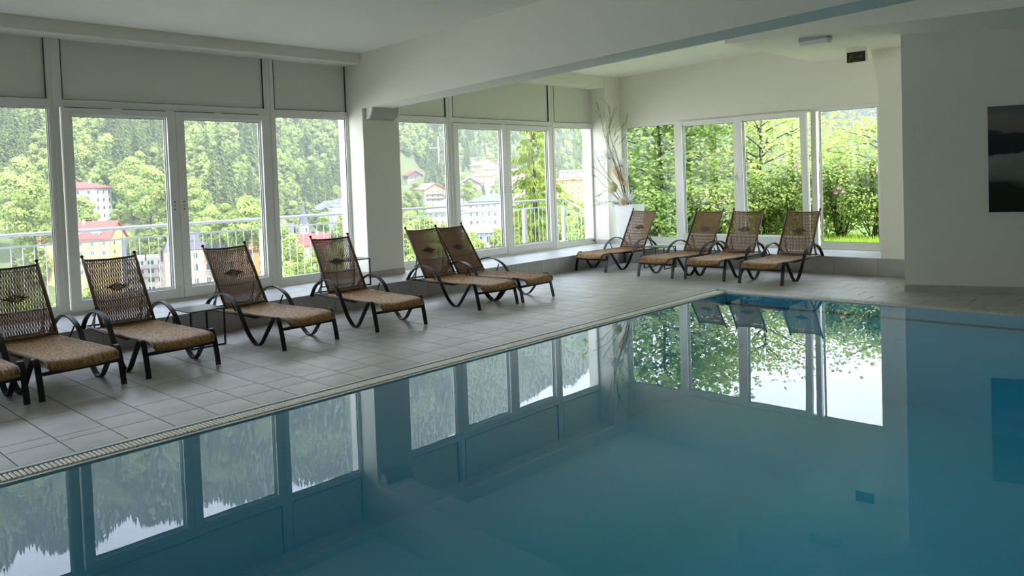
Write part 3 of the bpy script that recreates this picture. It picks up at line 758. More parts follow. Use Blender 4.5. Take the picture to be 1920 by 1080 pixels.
# picture: printed mountain panorama
pc = A_+T_*1.93; pt = thing('wall_picture', (pc.x, pc.y, 1.64), math.atan2(T_.y, T_.x), label='unframed dark mountain and cloud photograph on the right wall', cat='picture')
def picture_mat():
    m = bpy.data.materials.new('landscape_print'); m.use_nodes = True; t = m.node_tree; bs = t.nodes['Principled BSDF']; bs.inputs['Roughness'].default_value = .45
    co = N(t, 'ShaderNodeTexCoord'); s_ = N(t, 'ShaderNodeSeparateXYZ'); t.links.new(co.outputs['Object'], s_.inputs[0])
    mp_ = N(t, 'ShaderNodeMapping'); mp_.inputs['Scale'].default_value = (1.6, 1, 5); t.links.new(co.outputs['Object'], mp_.inputs[0])
    n1 = N(t, 'ShaderNodeTexNoise'); n1.inputs['Scale'].default_value = 1.6; n1.inputs['Detail'].default_value = 6; t.links.new(mp_.outputs[0], n1.inputs['Vector'])
    # height + noise -> bands
    ma = N(t, 'ShaderNodeMath', operation='MULTIPLY_ADD'); ma.inputs[1].default_value = .28; t.links.new(n1.outputs['Fac'], ma.inputs[0])
    t.links.new(s_.outputs[2], ma.inputs[2])
    mr = N(t, 'ShaderNodeMapRange'); mr.inputs['From Min'].default_value = -.64+.14; mr.inputs['From Max'].default_value = .64+.14; t.links.new(ma.outputs[0], mr.inputs[0])
    r = N(t, 'ShaderNodeValToRGB'); cr_ = r.color_ramp
    stops = [(0, (.004, .006, .004)), (.12, (.012, .016, .006)), (.24, (.010, .014, .010)), (.30, (.13, .13, .12)), (.46, (.22, .215, .20)), (.55, (.24, .235, .225)), (.565, (.012, .014, .018)), (.70, (.02, .022, .028)), (.755, (.03, .034, .042)), (.77, (.19, .155, .145)), (.9, (.20, .165, .15)), (1, (.12, .11, .11))]
    cr_.elements[0].position = 0; cr_.elements[0].color = (*stops[0][1], 1); cr_.elements[1].position = 1; cr_.elements[1].color = (*stops[-1][1], 1)
    for p_, c_ in stops[1:-1]: e = cr_.elements.new(p_); e.color = (*c_, 1)
    t.links.new(mr.outputs[0], r.inputs[0]); t.links.new(r.outputs[0], bs.inputs['Base Color']); return m
q = MB(); q.bbox(-1.0, -.022, -.64, 1.0, -.002, .64, .001); pp = q.build('picture_print', picture_mat(), pt)

# ------------------------------------------------------------------ balcony outside the valley windows
b = MB(); b.box(XMIN, YW+.3, -.2, 13.45, 11.15, .10); b.build('terrace_floor', M['concrete'], kind='structure')
YR = 11.0
rl = thing('balcony_railing', (0, 0, 0), label='galvanised steel balcony railing with thin uprights outside the valley windows', cat='railing')
q = MB(); q.tube([(XMIN, YR, 1.135), (13.3, YR, 1.135)], .024, 8); q.tube([(13.3, YR, 1.135), (17.5, YR, 1.135-.40*4.2)], .024, 8); q.build('handrail', M['steel'], rl)
q = MB(); q.box(XMIN, YR-.012, .975, 13.3, YR+.012, .998); q.build('upper_rail', M['steel'], rl)
q = MB(); q.box(XMIN, YR-.012, .18, 13.3, YR+.012, .20); q.build('lower_rail', M['steel'], rl)
q = MB(); q.hexa([(13.3,YR-.012,.80),(17.5,YR-.012,.8-1.68),(17.5,YR+.012,.8-1.68),(13.3,YR+.012,.80),(13.3,YR-.012,.985),(17.5,YR-.012,.985-1.68),(17.5,YR+.012,.985-1.68),(13.3,YR+.012,.985)]) if False else q.strap([(13.3, YR, .985), (17.5, YR, .985-1.68)], (0, .024, 0), .022); q.build('stair_rail', M['steel'], rl)
q = MB(); q.strap([(13.3, YR, .19), (17.5, YR, .19-1.68)], (0, .024, 0), .022); q.build('stair_lower_rail', M['steel'], rl)
q = MB(); q.tube([(0, YR, .19), (0, YR, .98)], .0062, 5, 0, False); bal = q.mesh('upright', M['steel'])
q = MB(); q.bbox(-.03, YR-.03, -.1, .03, YR+.03, .985, .004); q.tube([(0, YR, .98), (0, YR, 1.12)], .008, 6); post = q.mesh('post', M['steel'])
x = XMIN+.05
posts = [-4.1, -2.1, -.1, 1.95, 3.99, 6.04, 8.07, 10.05, 12.0, 13.3]
while x < 13.25:
    if min(abs(x-p_) for p_ in posts) > .05: link('upright', bal, rl, loc=(x, 0, 0))
    x += .127
for k in range(1, 33): link('upright', bal, rl, loc=(13.3+k*.127, 0, -.4*k*.127))
for p_ in posts: link('post', post, rl, loc=(p_, 0, 0))
link('post', post, rl, loc=(15.3, 0, -.8))
st = thing('stair_flight', (0, 0, 0), label='grey outdoor stair falling away beyond the balcony corner', cat='stair')
for k in range(14):
    q = MB(); q.bbox(13.45+k*.3, 9.95, .02-k*.12-.05, 13.45+(k+1)*.3+.02, 11.1, .02-k*.12, .004); q.build('tread', M['concrete'], st)
q = MB()
for yy in (9.95, 11.06): q.hexa([(13.4,yy,-.25),(17.7,yy,-1.97),(17.7,yy+.04,-1.97),(13.4,yy+.04,-.25),(13.4,yy,.02),(17.7,yy,-1.7),(17.7,yy+.04,-1.7),(13.4,yy+.04,.02)])
q.build('stringer', M['steel'], st)

# ------------------------------------------------------------------ terrain
D2R = PI/180
def lerp_tab(tab, a):
    if a <= tab[0][0]: return tab[0][1]
    for (x0, y0), (x1, y1) in zip(tab, tab[1:]):
        if a <= x1: return y0+(y1-y0)*(a-x0)/(x1-x0)
    return tab[-1][1]
RIDGE = [(-10, 5.5), (15, 6.5), (25, 8.5), (34, 11.2), (38, 13.9), (41, 15.3), (45, 17.1), (51, 19.1), (55, 19.9), (60, 20.6), (66, 21.0), (72, 21.1), (77, 21.5), (100, 22)]
R0 = [(-10, 620), (20, 600), (34, 520), (42, 505), (50, 500), (58, 420), (64, 330), (72, 270), (100, 250)]
def g0(r): return lerp_tab([(0, -.5), (16, -2.5), (30, -8), (60, -17), (120, -27), (200, -33), (280, -34), (5000, -34)], r)
def zter(x, y):
    r = math.hypot(x, y); a = math.atan2(y, x)/D2R
    z = g0(r)
    if a < 36:
        k = min(1, (36-a)/12); zz = lerp_tab([(0, .1), (26, .1), (45, -3), (90, -10), (200, -25), (280, -32), (5000, -34)], r); z = z*(1-k)+zz*k
    r0 = lerp_tab(R0, a)
    if r > r0:
        RR = r0+1000; zr = RR*math.tan(lerp_tab(RIDGE, a)*D2R); s = (r-r0)/1000
        f = s**1.12 if s < 1 else 1-.35*(s-1)
        f += (.018*math.sin(a*1.1+s*9)+.012*math.sin(a*2.3-s*14))*min(1, s*2)
        z = z+(zr-z)*max(f, 0)
    return z
M['ground'] = mat('meadow_ground', (.07, .10, .03), .95, noise=(.05, .4, (.12, .12, .05)))
M['grass'] = mat('lawn', (.24, .36, .08), .9, noise=(2, .5, (.18, .28, .06)))
LZ = .20
b = MB(); b.box(13.3, -14, -.8, 21, 9.6, LZ); b.build('lawn', M['grass'], kind='structure')

# ------------------------------------------------------------------ leaves and trees
def leafquad(q, p, d, s, rr, bend=.25, mi=0, lobes=False):
    a = d.cross(Vector((rr.gauss(0,1), rr.gauss(0,1), rr.gauss(0,1))))
    if a.length < 1e-5: a = d.orthogonal()
    a.normalize(); t_ = (a.cross(d)+d*rr.uniform(-.6, .6)).normalized(); n_ = a.cross(t_)
    if not lobes:
        q.add([p-a*s*.5, p-t_*s*.5+n_*s*bend*.5, p+a*s*.5, p+t_*s*.6], [(0,1,2,3)], mi)
    else:
        L5 = [(0, -.5), (.22, -.25), (.55, -.3), (.38, .0), (.5, .32), (.2, .25), (0, .62), (-.2, .25), (-.5, .32), (-.38, 0), (-.55, -.3), (-.22, -.25)]
        q.add([p+a*u*s+t_*v*s-n_*abs(u)*s*bend for u, v in L5], [(0,1,2,3,4,5,6), (0,6,7,8,9,10,11)], mi)
def tree_broad(seed, h, w_, nclump, nleaf, ls, lobes=False):
    rr = random.Random(seed); q = MB()
    for k in range(nclump):
        t = rr.uniform(.22, .97); rad = w_*.5*math.sin(min(1, (t-.08)*1.12)*PI)**.65; a = rr.uniform(0, 2*PI); ro = rad*rr.uniform(.3, .85)
        c = Vector((math.cos(a)*ro, math.sin(a)*ro, h*t)); cr_ = w_*rr.uniform(.13, .22)
        for j in range(nleaf):
            d = Vector((rr.gauss(0,1), rr.gauss(0,1), rr.gauss(.25,1))).normalized()
            leafquad(q, c+Vector((d.x, d.y, d.z*.75))*cr_*rr.uniform(.75, 1.05), d, ls*rr.uniform(.6, 1.3), rr, lobes=lobes)
    n0 = len(q.f)
    q.tube([(0, 0, -1), (0, 0, h*.35), (w_*.03, 0, h*.75)], [h*.022, h*.017, h*.006], 5, 1)
    return q
def tree_conifer(seed, h, w_, nlay, per, ls):
    rr = random.Random(seed); q = MB()
    for i in range(nlay):
        t = .08+.9*i/(nlay-1); rad = w_*.5*(1-t)**.85+.12; zc_ = h*t; m_ = max(4, int(per*(1-t*.7)))
        for j in range(m_):
            a = rr.uniform(0, 2*PI); d = Vector((math.cos(a), math.sin(a), 0)); L = rad*rr.uniform(.75, 1.15); s_ = Vector((-d.y, d.x, 0)); wd = L*rr.uniform(.28, .42)+.08*ls
            p0 = Vector((0, 0, zc_+rr.uniform(-.3, .3)*h/nlay)); tip = p0+d*L+Vector((0, 0, -L*.38)); mid = p0+d*L*.55+Vector((0, 0, -L*.08))
            q.add([p0, mid+s_*wd, tip, mid-s_*wd], [(0,1,2,3)])
            q.add([p0+Vector((0,0,-.02)), mid+s_*wd*.5+Vector((0,0,-L*.25)), tip+Vector((0,0,-L*.12)), mid-s_*wd*.3+Vector((0,0,-L*.1))], [(0,1,2,3)])
    q.tube([(0, 0, -1), (0, 0, h*.96)], [h*.016, .03], 5, 1)
    return q
M['bark'] = mat('tree_bark', (.06, .052, .04), .9)
M['leaf_mid'] = leafmat('broad_leaves_mid', (.20, .265, .07), (.36, .415, .12), .4, .35, .18)
M['leaf_light'] = leafmat('broad_leaves_light', (.25, .35, .09), (.42, .50, .16), .45, .35, .15)
M['needles'] = leafmat('conifer_needles', (.17, .225, .075), (.32, .37, .12), .4, .35, .18)
protos = []
for k, (h, w_, nc, nl, ls, mt_) in enumerate([(13, 9.5, 34, 62, .72, 'leaf_mid'), (11, 9, 32, 62, .7, 'leaf_light'), (15, 9, 36, 62, .72, 'leaf_mid')]):
    protos.append(tree_broad(10+k, h, w_, nc, nl, ls).mesh('broad_tree', [M[mt_], M['bark']]))
for k, (h, w_) in enumerate([(20, 8), (23, 8)]):
    protos.append(tree_conifer(20+k, h, w_, 34, 22, 1).mesh('conifer', [M['needles'], M['bark']]))
hi = [tree_broad(30+k, h, w_, nc, nl, ls).mesh('broad_tree', [M[mt_], M['bark']]) for k, (h, w_, nc, nl, ls, mt_) in enumerate([(13, 9.5, 38, 160, .42, 'leaf_mid'), (11, 9, 36, 160, .42, 'leaf_light'), (15, 9, 40, 160, .42, 'leaf_mid')])]
PN = ['broadleaf_tree', 'broadleaf_tree', 'broadleaf_tree', 'conifer_tree', 'conifer_tree']
# azimuths at which things are seen through the glass, used only to decide which trees are worth an object of their own
keep = []      # (x, y, r) of buildings: no tree on them or right before them
def clear_of(x, y, m_=6):
    r = math.hypot(x, y); a = math.atan2(y, x)
    for (a0, a1, r0, r1) in keep:
        if a0 <= a <= a1 and r0 <= r <= r1: return False
    return True

# ------------------------------------------------------------------ the town across the valley
M['w_white'] = mat('white_render', (.40, .395, .37), .9); M['w_yellow'] = mat('yellow_render', (.48, .35, .15), .9); M['w_beige'] = mat('beige_render', (.54, .48, .39), .9)
M['w_orange'] = mat('orange_render', (.46, .28, .11), .9); M['w_dark'] = mat('dark_timber', (.10, .085, .08), .85); M['w_brown'] = mat('brown_timber', (.33, .20, .12), .85)
M['w_pale'] = mat('pale_yellow_render', (.42, .36, .18), .9); M['w_stone'] = mat('grey_stone', (.42, .39, .35), .95, noise=(.5, .5, (.3, .28, .26)))
M['r_red'] = mat('red_tiles', (.40, .055, .045), .8); M['r_pink'] = mat('faded_red_tiles', (.38, .15, .12), .8); M['r_grey'] = mat('slate', (.09, .09, .11), .8)
M['r_green'] = mat('pale_green_metal_roof', (.48, .50, .26), .6); M['r_brown'] = mat('brown_shingles', (.30, .23, .20), .8); M['r_orange'] = mat('orange_tiles', (.44, .14, .06), .8)
M['w_grey'] = mat('grey_metal_cladding', (.36, .39, .42), .6)
M['winframe'] = mat('white_window_frame', (.6, .6, .58), .5); M['winglass'] = mat('far_window_glass', (.06, .08, .10), .15)
def stripes():
    m = mat('striped_sandstone', (.62, .52, .42), .9); t = m.node_tree; bs = t.nodes['Principled BSDF']; co = N(t, 'ShaderNodeTexCoord'); s_ = N(t, 'ShaderNodeSeparateXYZ'); t.links.new(co.outputs['Object'], s_.inputs[0])
    md = N(t, 'ShaderNodeMath', operation='FRACT'); ml = N(t, 'ShaderNodeMath', operation='MULTIPLY'); ml.inputs[1].default_value = 1.3
    t.links.new(s_.outputs[2], ml.inputs[0]); t.links.new(ml.outputs[0], md.inputs[0]); gt = N(t, 'ShaderNodeMath', operation='GREATER_THAN'); gt.inputs[1].default_value = .55; t.links.new(md.outputs[0], gt.inputs[0])
    x = N(t, 'ShaderNodeMixRGB'); x.inputs[1].default_value = (.42, .36, .28, 1); x.inputs[2].default_value = (.32, .20, .14, 1); t.links.new(gt.outputs[0], x.inputs[0]); t.links.new(x.outputs[0], bs.inputs['Base Color']); return m
M['w_striped'] = stripes()
q = MB(); q.box(-.5, -.07, 0, .5, .0, 1); wf = [q]
def win_mesh(arched=False):
    q = MB()
    if arched:
        arc = [(-.5, 0), (.5, 0), (.5, .75)] + [(.5*math.cos(a), .75+.25*math.sin(a)) for a in [PI*k/6 for k in range(1, 6)]] + [(-.5, .75)]
        q.prism(arc, 'y', -.10, 0, 0); q.prism([(a*.8, .08+b_*.86) for a, b_ in arc], 'y', -.13, -.09, 1)
    else:
        q.box(-.5, -.10, 0, .5, 0, 1, 0); q.box(-.42, -.13, .07, -.03, -.09, .93, 1); q.box(.03, -.13, .07, .42, -.09, .93, 1)
    return q.mesh('window', [M['winframe'], M['winglass']])
WIN, WINA = win_mesh(), win_mesh(True)
def building(name, label, px, ybase, r, W, D, fl, sh, alpha, wall, roof, rtype, rh, ncol=4, nside=3, ww=1.2, wh=1.5, arched=False, balc=False, over=.6, down=0, chim=1, upper=None, dorm=0, cat='building', group=None):
    d = ray(px, ybase); hz = math.hypot(d.x, d.y); t = r/hz; cx, cy, cz = d.x*t, d.y*t, H+d.z*t
    a = math.atan2(cy, cx); sgn = 1 if alpha >= 0 else -1
    root = thing(name, (cx, cy, cz), a-PI/2-math.radians(alpha), label=label, cat=cat, group=group)
    x0, x1 = (-W, 0) if alpha >= 0 else (0, W)
    ht = fl*sh; zg = min(zter(cx, cy), zter(cx*1.03, cy*1.03))-cz-1.5; zg = min(zg, -2)
    q = MB()
    if upper:
        q.box(x0, 0, zg, x1, D, ht-upper[0]); q.build('wall', M[wall], root)
        q = MB(); q.box(x0-.15, -.15, ht-upper[0], x1+.15, D+.15, ht)
        if rtype == 'gy': q.prism([(x0, ht), (x1, ht), ((x0+x1)/2, ht+rh*.96)], 'y', 0, D)
        q.build('timber_storey', M[upper[1]], root)
    else:
        q.box(x0, 0, zg, x1, D, ht)
        if rtype == 'gx': q.prism([(0, ht), (D, ht), (D/2, ht+rh*.96)], 'x', x0, x1)
        if rtype == 'gy': q.prism([(x0, ht), (x1, ht), ((x0+x1)/2, ht+rh*.96)], 'y', 0, D)
        q.build('wall', M[wall], root)
    q = MB(); o = over; th = .35; xm = (x0+x1)/2
    if rtype == 'gx':
        q.hexa([(x0-o,-o,ht-.2),(x1+o,-o,ht-.2),(x1+o,D/2,ht+rh),(x0-o,D/2,ht+rh),(x0-o,-o,ht-.2+th),(x1+o,-o,ht-.2+th),(x1+o,D/2,ht+rh+th),(x0-o,D/2,ht+rh+th)])
        q.hexa([(x0-o,D/2,ht+rh),(x1+o,D/2,ht+rh),(x1+o,D+o,ht-.2),(x0-o,D+o,ht-.2),(x0-o,D/2,ht+rh+th),(x1+o,D/2,ht+rh+th),(x1+o,D+o,ht-.2+th),(x0-o,D+o,ht-.2+th)])
    elif rtype == 'gy':
        for xa in (x0-o, x1+o):
            q.hexa([(xa,-o*1.6,ht-.2),(xm,-o*1.6,ht+rh),(xm,D+o,ht+rh),(xa,D+o,ht-.2),(xa,-o*1.6,ht-.2+th),(xm,-o*1.6,ht+rh+th),(xm,D+o,ht+rh+th),(xa,D+o,ht-.2+th)])
    elif rtype == 'hip':
        k = min(W, D)*.5; e = [(x0-o,-o,ht),(x1+o,-o,ht),(x1+o,D+o,ht),(x0-o,D+o,ht)]; e2 = [(a_, b_, c_+.25) for a_, b_, c_ in e]
        rp = [(x0+k, D/2, ht+rh), (x1-k, D/2, ht+rh)] if W > D else [(xm-.1, D/2-.5, ht+rh), (xm+.1, D/2+.5, ht+rh)]
        q.add(e+e2+rp, [(3,2,1,0),(0,1,5,4),(1,2,6,5),(2,3,7,6),(3,0,4,7),(4,5,9,8),(5,6,9),(6,7,8,9),(7,4,8)])
    elif rtype == 'mans':
        k = 1.6; e = [(x0-o*.4,-o*.4,ht),(x1+o*.4,-o*.4,ht),(x1+o*.4,D+.2,ht),(x0-o*.4,D+.2,ht)]; m_ = [(x0+k,k,ht+rh*.8),(x1-k,k,ht+rh*.8),(x1-k,D-k,ht+rh*.8),(x0+k,D-k,ht+rh*.8)]; t_ = [(x0+k+2.5,k+2.5,ht+rh),(x1-k-2.5,k+2.5,ht+rh),(x1-k-2.5,D-k-2.5,ht+rh),(x0+k+2.5,D-k-2.5,ht+rh)]
        q.add(e+m_+t_, [(3,2,1,0),(0,1,5,4),(1,2,6,5),(2,3,7,6),(3,0,4,7),(4,5,9,8),(5,6,10,9),(6,7,11,10),(7,4,8,11),(8,9,10,11)])
    else:
        q.box(x0-.2, -.2, ht, x1+.2, D+.2, ht+.5)
    rf = q.build('roof', M[roof], root)
    for k in range(chim):
        xx = xm+(k-.5*(chim-1))*W*.35+.8; q = MB(); q.box(xx-.35, D*.4, ht+rh*.4, xx+.35, D*.4+.8, ht+rh+1.0); q.build('chimney', M['w_stone'], rf)
    for k in range(dorm):
        xx = x0+W*(k+.7)/(dorm+.4); q = MB(); y0 = D*.08; q.box(xx-1.3, y0, ht+.3, xx+1.3, D*.4, ht+2.0); q.prism([(xx-1.6, ht+1.95), (xx+1.6, ht+1.95), (xx, ht+2.9)], 'y', y0-.3, D*.45)
        dm = q.build('dormer', M[roof if rtype == 'mans' else 'w_white'], rf); w__ = link('window', WIN, dm, loc=(xx, y0-.01, ht+.5), scale=(1.7, 1, 1.35))
    lo = -1 if zg < -3.4 else 0; lo -= down
    for f in range(lo, fl):
        z = f*sh+sh*.28
        for k in range(ncol):
            xx = x0+W*(k+.5)/ncol; o_ = link('window', WINA if arched and f == fl-2 else WIN, root, loc=(xx, -.16 if upper and f == fl-1 else -.01, z), scale=(ww, 1, wh*(1.35 if arched and f == fl-2 else 1)))
        for k in range(nside):
            yy = D*(k+.5)/nside; xs_ = (x1+.01) if alpha >= 0 else (x0-.01)
            link('window', WIN, root, loc=(xs_, yy, z), rot=PI/2 if alpha >= 0 else -PI/2, scale=(ww, 1, wh))
    if balc:
        for f in range(1, fl):
            q = MB(); q.box(x0+.5, -1.4, f*sh-.15, x1-W*.12, 0, f*sh); q.box(x0+.5, -1.4, f*sh, x1-W*.12, -1.3, f*sh+.95); q.build('balcony', M['w_brown' if upper else 'w_stone'], root)
    az0 = math.atan2(*reversed((cx, cy))); pxs = W*math.cos(math.radians(alpha))/r
    base_el = math.atan2(cz-H, r)
    a_lo, a_hi = (az0-D*abs(math.sin(math.radians(alpha)))/r, az0+pxs) if alpha >= 0 else (az0-pxs, az0+D*abs(math.sin(math.radians(alpha)))/r)
    keep.append((a_lo, a_hi, r, base_el, cx, cy, max(W, D)))
    return root
building('apartment_house', 'white house with red hipped roof and balconies alone among trees', 179, 398, 340, 17, 12, 3, 3.1, 30, 'w_white', 'r_red', 'hip', 2.6, 4, 3, balc=True, chim=2)
building('apartment_house', 'yellow building with red gabled roof and dormers, behind the left railing', 208, 500, 280, 22, 11.5, 3, 3.0, 25, 'w_yellow', 'r_red', 'gx', 5.2, 6, 2, 1.2, 1.4, dorm=3)
building('apartment_block', 'beige flat roofed block with rows of wide windows low in the valley', 314, 532, 290, 13, 12, 3, 3.0, 6, 'w_beige', 'w_beige', 'flat', .5, 4, 2, 2.3, 1.6, chim=0, balc=True)
building('town_house', 'striped sandstone town house with dark slate mansard roof', 312, 545, 245, 20, 13, 3, 3.75, -6, 'w_striped', 'r_grey', 'mans', 5.2, 6, 3, 1.3, 1.9, arched=True, dorm=4)
building('town_house', 'orange roofed lower house left of the church behind the railing', 500, 520, 255, 9, 9, 3, 3.0, 20, 'w_orange', 'r_orange', 'gx', 3, 3, 2)
building('old_house', 'old stone house with steep grey roof left of the church', 549, 500, 238, 6, 7, 3, 2.9, 8, 'w_stone', 'r_grey', 'gx', 3.8, 2, 2, 1, 1.5)
ch = building('church', 'grey stone church with pointed spire seen between railing bars', 566, 500, 255, 7.5, 16, 2, 3.4, -12, 'w_stone', 'r_grey', 'gy', 4.2, 1, 3, 1.6, 3.2, arched=True, chim=0, cat='church')
q = MB(); q.box(.2, .6, 0, 2.8, 3.2, 13.6); q.build('tower', M['w_stone'], ch)
q = MB(); q.tube([(1.5, 1.9, 13.5), (1.5, 1.9, 14.2), (1.5, 1.9, 20.6)], [1.7, 1.45, .05], 8, smooth=False); q.build('spire', M['r_grey'], ch)
for xx in (.95, 2.05): link('window', WINA, ch, loc=(xx, .58, 10.6), scale=(.6, 1, 1.9))
building('white_block', 'tall white tower block right of the church, partly behind the pillar', 628, 470, 265, 9, 9, 5, 2.7, -10, 'w_white', 'w_white', 'flat', .5, 3, 2, .8, 1.1, chim=0)
building('town_house', 'red roofed house just right of the church, seen through cane strands', 612, 498, 235, 8.5, 9, 2, 3.0, 15, 'w_beige', 'r_red', 'gx', 3.0, 3, 2)
building('chalet', 'dark timber chalet with bright red roof near the pillar', 765, 345, 600, 14, 17, 2, 3.2, -35, 'w_white', 'r_red', 'gy', 3.6, 4, 3, 1.1, 1.2, upper=(2.6, 'w_dark'))
building('chalet', 'large white chalet with brown gable and balconies below the red roof', 797, 381, 545, 16.5, 18, 3, 3.1, -28, 'w_white', 'r_pink', 'gy', 4.2, 4, 3, 1.2, 1.5, upper=(1.2, 'w_brown'), balc=True)
building('house', 'building with pale yellow green hipped roof above the railing', 872, 408, 350, 17, 14, 1, 3.4, 8, 'w_beige', 'r_green', 'hip', 5, 5, 3, down=2)
building('house', 'small house with white canopy low behind the railing near the pillar', 836, 425, 300, 7, 7, 2, 2.9, 10, 'w_white', 'r_brown', 'gx', 1.6, 3, 2)
building('chalet', 'yellow chalet with faded red roof high on the slope', 903, 325, 600, 17, 17, 2, 3.1, -33, 'w_pale', 'r_pink', 'gy', 3.6, 5, 3, 1.1, 1.2, balc=True)
building('house', 'brown timber house with low pink roof under the yellow chalet', 925, 345, 560, 14, 10, 2, 3.0, 5, 'w_white', 'r_pink', 'gx', 1.8, 3, 2, upper=(3.0, 'w_brown'))
building('chalet', 'dark gabled chalet left of the timber house', 861, 355, 525, 15, 12, 1, 3.2, -6, 'w_white', 'r_brown', 'gy', 4.2, 4, 2, upper=(2.2, 'w_dark'))
building('hotel', 'large cream white building with grey hipped roof behind the railing', 958, 440, 305, 17, 14, 4, 3.3, 12, 'w_white', 'r_grey', 'hip', 3.2, 7, 3, 1.0, 1.8, down=1, chim=1)
building('house', 'house with brown hipped roof and blue glass below the white hotel', 932, 462, 135, 6.5, 6, 1, 2.4, 15, 'w_grey', 'r_brown', 'hip', 1.7, 3, 2, 1.6, 1.2)
building('hotel', 'orange hotel with red hipped roofs beside the white wall edge', 1046, 388, 430, 27, 14, 5, 2.9, -8, 'w_orange', 'r_orange', 'hip', 3.2, 8, 3, 1.1, 1.5, dorm=3)
building('office_block', 'grey flat roofed modern block above the orange hotel', 1050, 336, 540, 24, 12, 2, 2.8, -5, 'w_grey', 'w_white', 'flat', .5, 7, 2, 2.6, 1.6, chim=0)
building('house', 'red roofed house half hidden behind the tall bright conifer', 957, 332, 540, 10, 8, 1, 3.0, -10, 'w_beige', 'r_orange', 'gx', 2.2, 3, 2)
building('house', 'orange roof showing among the trees at the far left', -2, 415, 330, 9, 8, 1, 2.8, -12, 'w_beige', 'r_orange', 'gx', 1.8, 3, 2)

def zt2(x, y):
    z = zter(x, y); r = math.hypot(x, y); a = math.atan2(y, x)
    for (a0, a1, rb_, be, cx, cy, sz) in keep:
        if r < 40: break
        if a0-.012 <= a <= a1+.012 and r < rb_+sz*.8: z = min(z, H+min(r, rb_)*math.tan(be)-1.0)
    return z
b = MB(); rs = [9*1.062**i for i in range(60)]; rs += [rs[-1]*1.03**i for i in range(1, 66)]; na = 160
for r in rs:
    for j in range(na+1):
        a = (-12+j*110/na)*D2R; x, y = r*math.cos(a), r*math.sin(a); b.v.append((x, y, zt2(x, y)))
for i in range(len(rs)-1):
    for j in range(na):
        x, y, z = b.v[i*(na+1)+j]; x2, y2, _ = b.v[(i+1)*(na+1)+j+1]
        if max(x, x2) < 13.5 and min(y, y2) < 11.5: continue
        if max(x, x2) < 13.0 and max(y, y2) < 11.2: continue
        b.f.append([i*(na+1)+j, (i+1)*(na+1)+j, (i+1)*(na+1)+j+1, i*(na+1)+j+1]); b.m.append(0); b.sm.append(True)
b.build('hillside', M['ground'], kind='structure')
# road wall, mast, rock face
def far_pt(px, py, r): d = ray(px, py); t = r/math.hypot(d.x, d.y); return Vector((d.x*t, d.y*t, H+d.z*t))
rw = thing('road_wall', (0, 0, 0), label='long pale road wall with posts along the far slope', cat='wall')
q = MB(); pts = [far_pt(x, 316.5-(x-850)*.004, 690) for x in range(830, 1140, 30)]
for a_, b_ in zip(pts, pts[1:]):
    n_ = Vector((a_.x, a_.y, 0)).normalized()*1.0
    q.hexa([a_-Vector((0,0,9)), b_-Vector((0,0,9)), b_-Vector((0,0,9))+n_, a_-Vector((0,0,9))+n_, a_+Vector((0,0,1.3)), b_+Vector((0,0,1.3)), b_+Vector((0,0,1.3))+n_, a_+Vector((0,0,1.3))+n_])
q.build('parapet', M['concrete'], rw)
q = MB()
for x in range(855, 1110, 6):
    p_ = far_pt(x, 316, 690); q.tube([p_, p_+Vector((0, 0, 5.5))], .12, 4)
q.build('post_row', M['steel'], rw, kind='stuff')
ms = thing('mast', tuple(far_pt(823, 302, 610)), label='thin white mast above the chalets, near the window edge', cat='mast')
q = MB(); q.tube([(0, 0, -8), (0, 0, 19)], [.5, .35], 6); q.build('mast_pole', M['white'], ms)
q = MB(); q.strap([(-9, 0, 10), (0, 0, 10.4)], (0, .3, 0), .3); q.build('cross_arm', M['white'], ms)
q = MB(); rr = random.Random(5); p0 = far_pt(632, 378, 430)
rg = []
for i in range(9):
    for j in range(9):
        u, v = i/8, j/8; rg.append((-12+24*u+rr.uniform(-1, 1), -6+14*v+rr.uniform(-1, 1), -4+6*v*(.4+.6*u)+rr.uniform(-.7, .7)+3*u))
q.add(rg, [(i*9+j, (i+1)*9+j, (i+1)*9+j+1, i*9+j+1) for i in range(8) for j in range(8)])
M['rock'] = mat('pale_rock', (.15, .147, .142), .95, noise=(.25, .4, (.07, .07, .062)))
q.build('rock_slide', M['rock'], None, loc=p0, rot=math.atan2(p0.y, p0.x)-PI/2, label='bare pale rock slide above the railing next to the white pillar', cat='rock')

# ------------------------------------------------------------------ forest on the far slope and trees in the valley
panes_px = [(0, 88), (133, 323), (343, 497), (513, 655), (748, 845), (857, 943), (954, 1027), (1037, 1106), (1173, 1269), (1281, 1378), (1398, 1510), (1538, 1650)]
azr = [(az_el(b_, 350)[0], az_el(a_, 350)[0]) for a_, b_ in panes_px]
PANE = ['far left fixed pane', 'first glass door leaf', 'second glass door leaf', 'fixed pane left of the pillar', 'fixed pane right of the pillar', 'third glass door leaf', 'fourth glass door leaf', 'fixed pane next to the corner', 'first garden window', 'second garden window', 'third garden window', 'last garden window']
def where(x, y, z):
    a = math.atan2(y, x); e = math.atan2(z-H, math.hypot(x, y))/D2R
    k = min(range(12), key=lambda i: 0 if azr[i][0] <= a <= azr[i][1] else min(abs(a-azr[i][0]), abs(a-azr[i][1])))
    return ('high up' if e > 3 else ('halfway up' if e > .3 else ('just above the railing' if e > -1.6 else 'low behind the railing')))+' in the '+PANE[k]
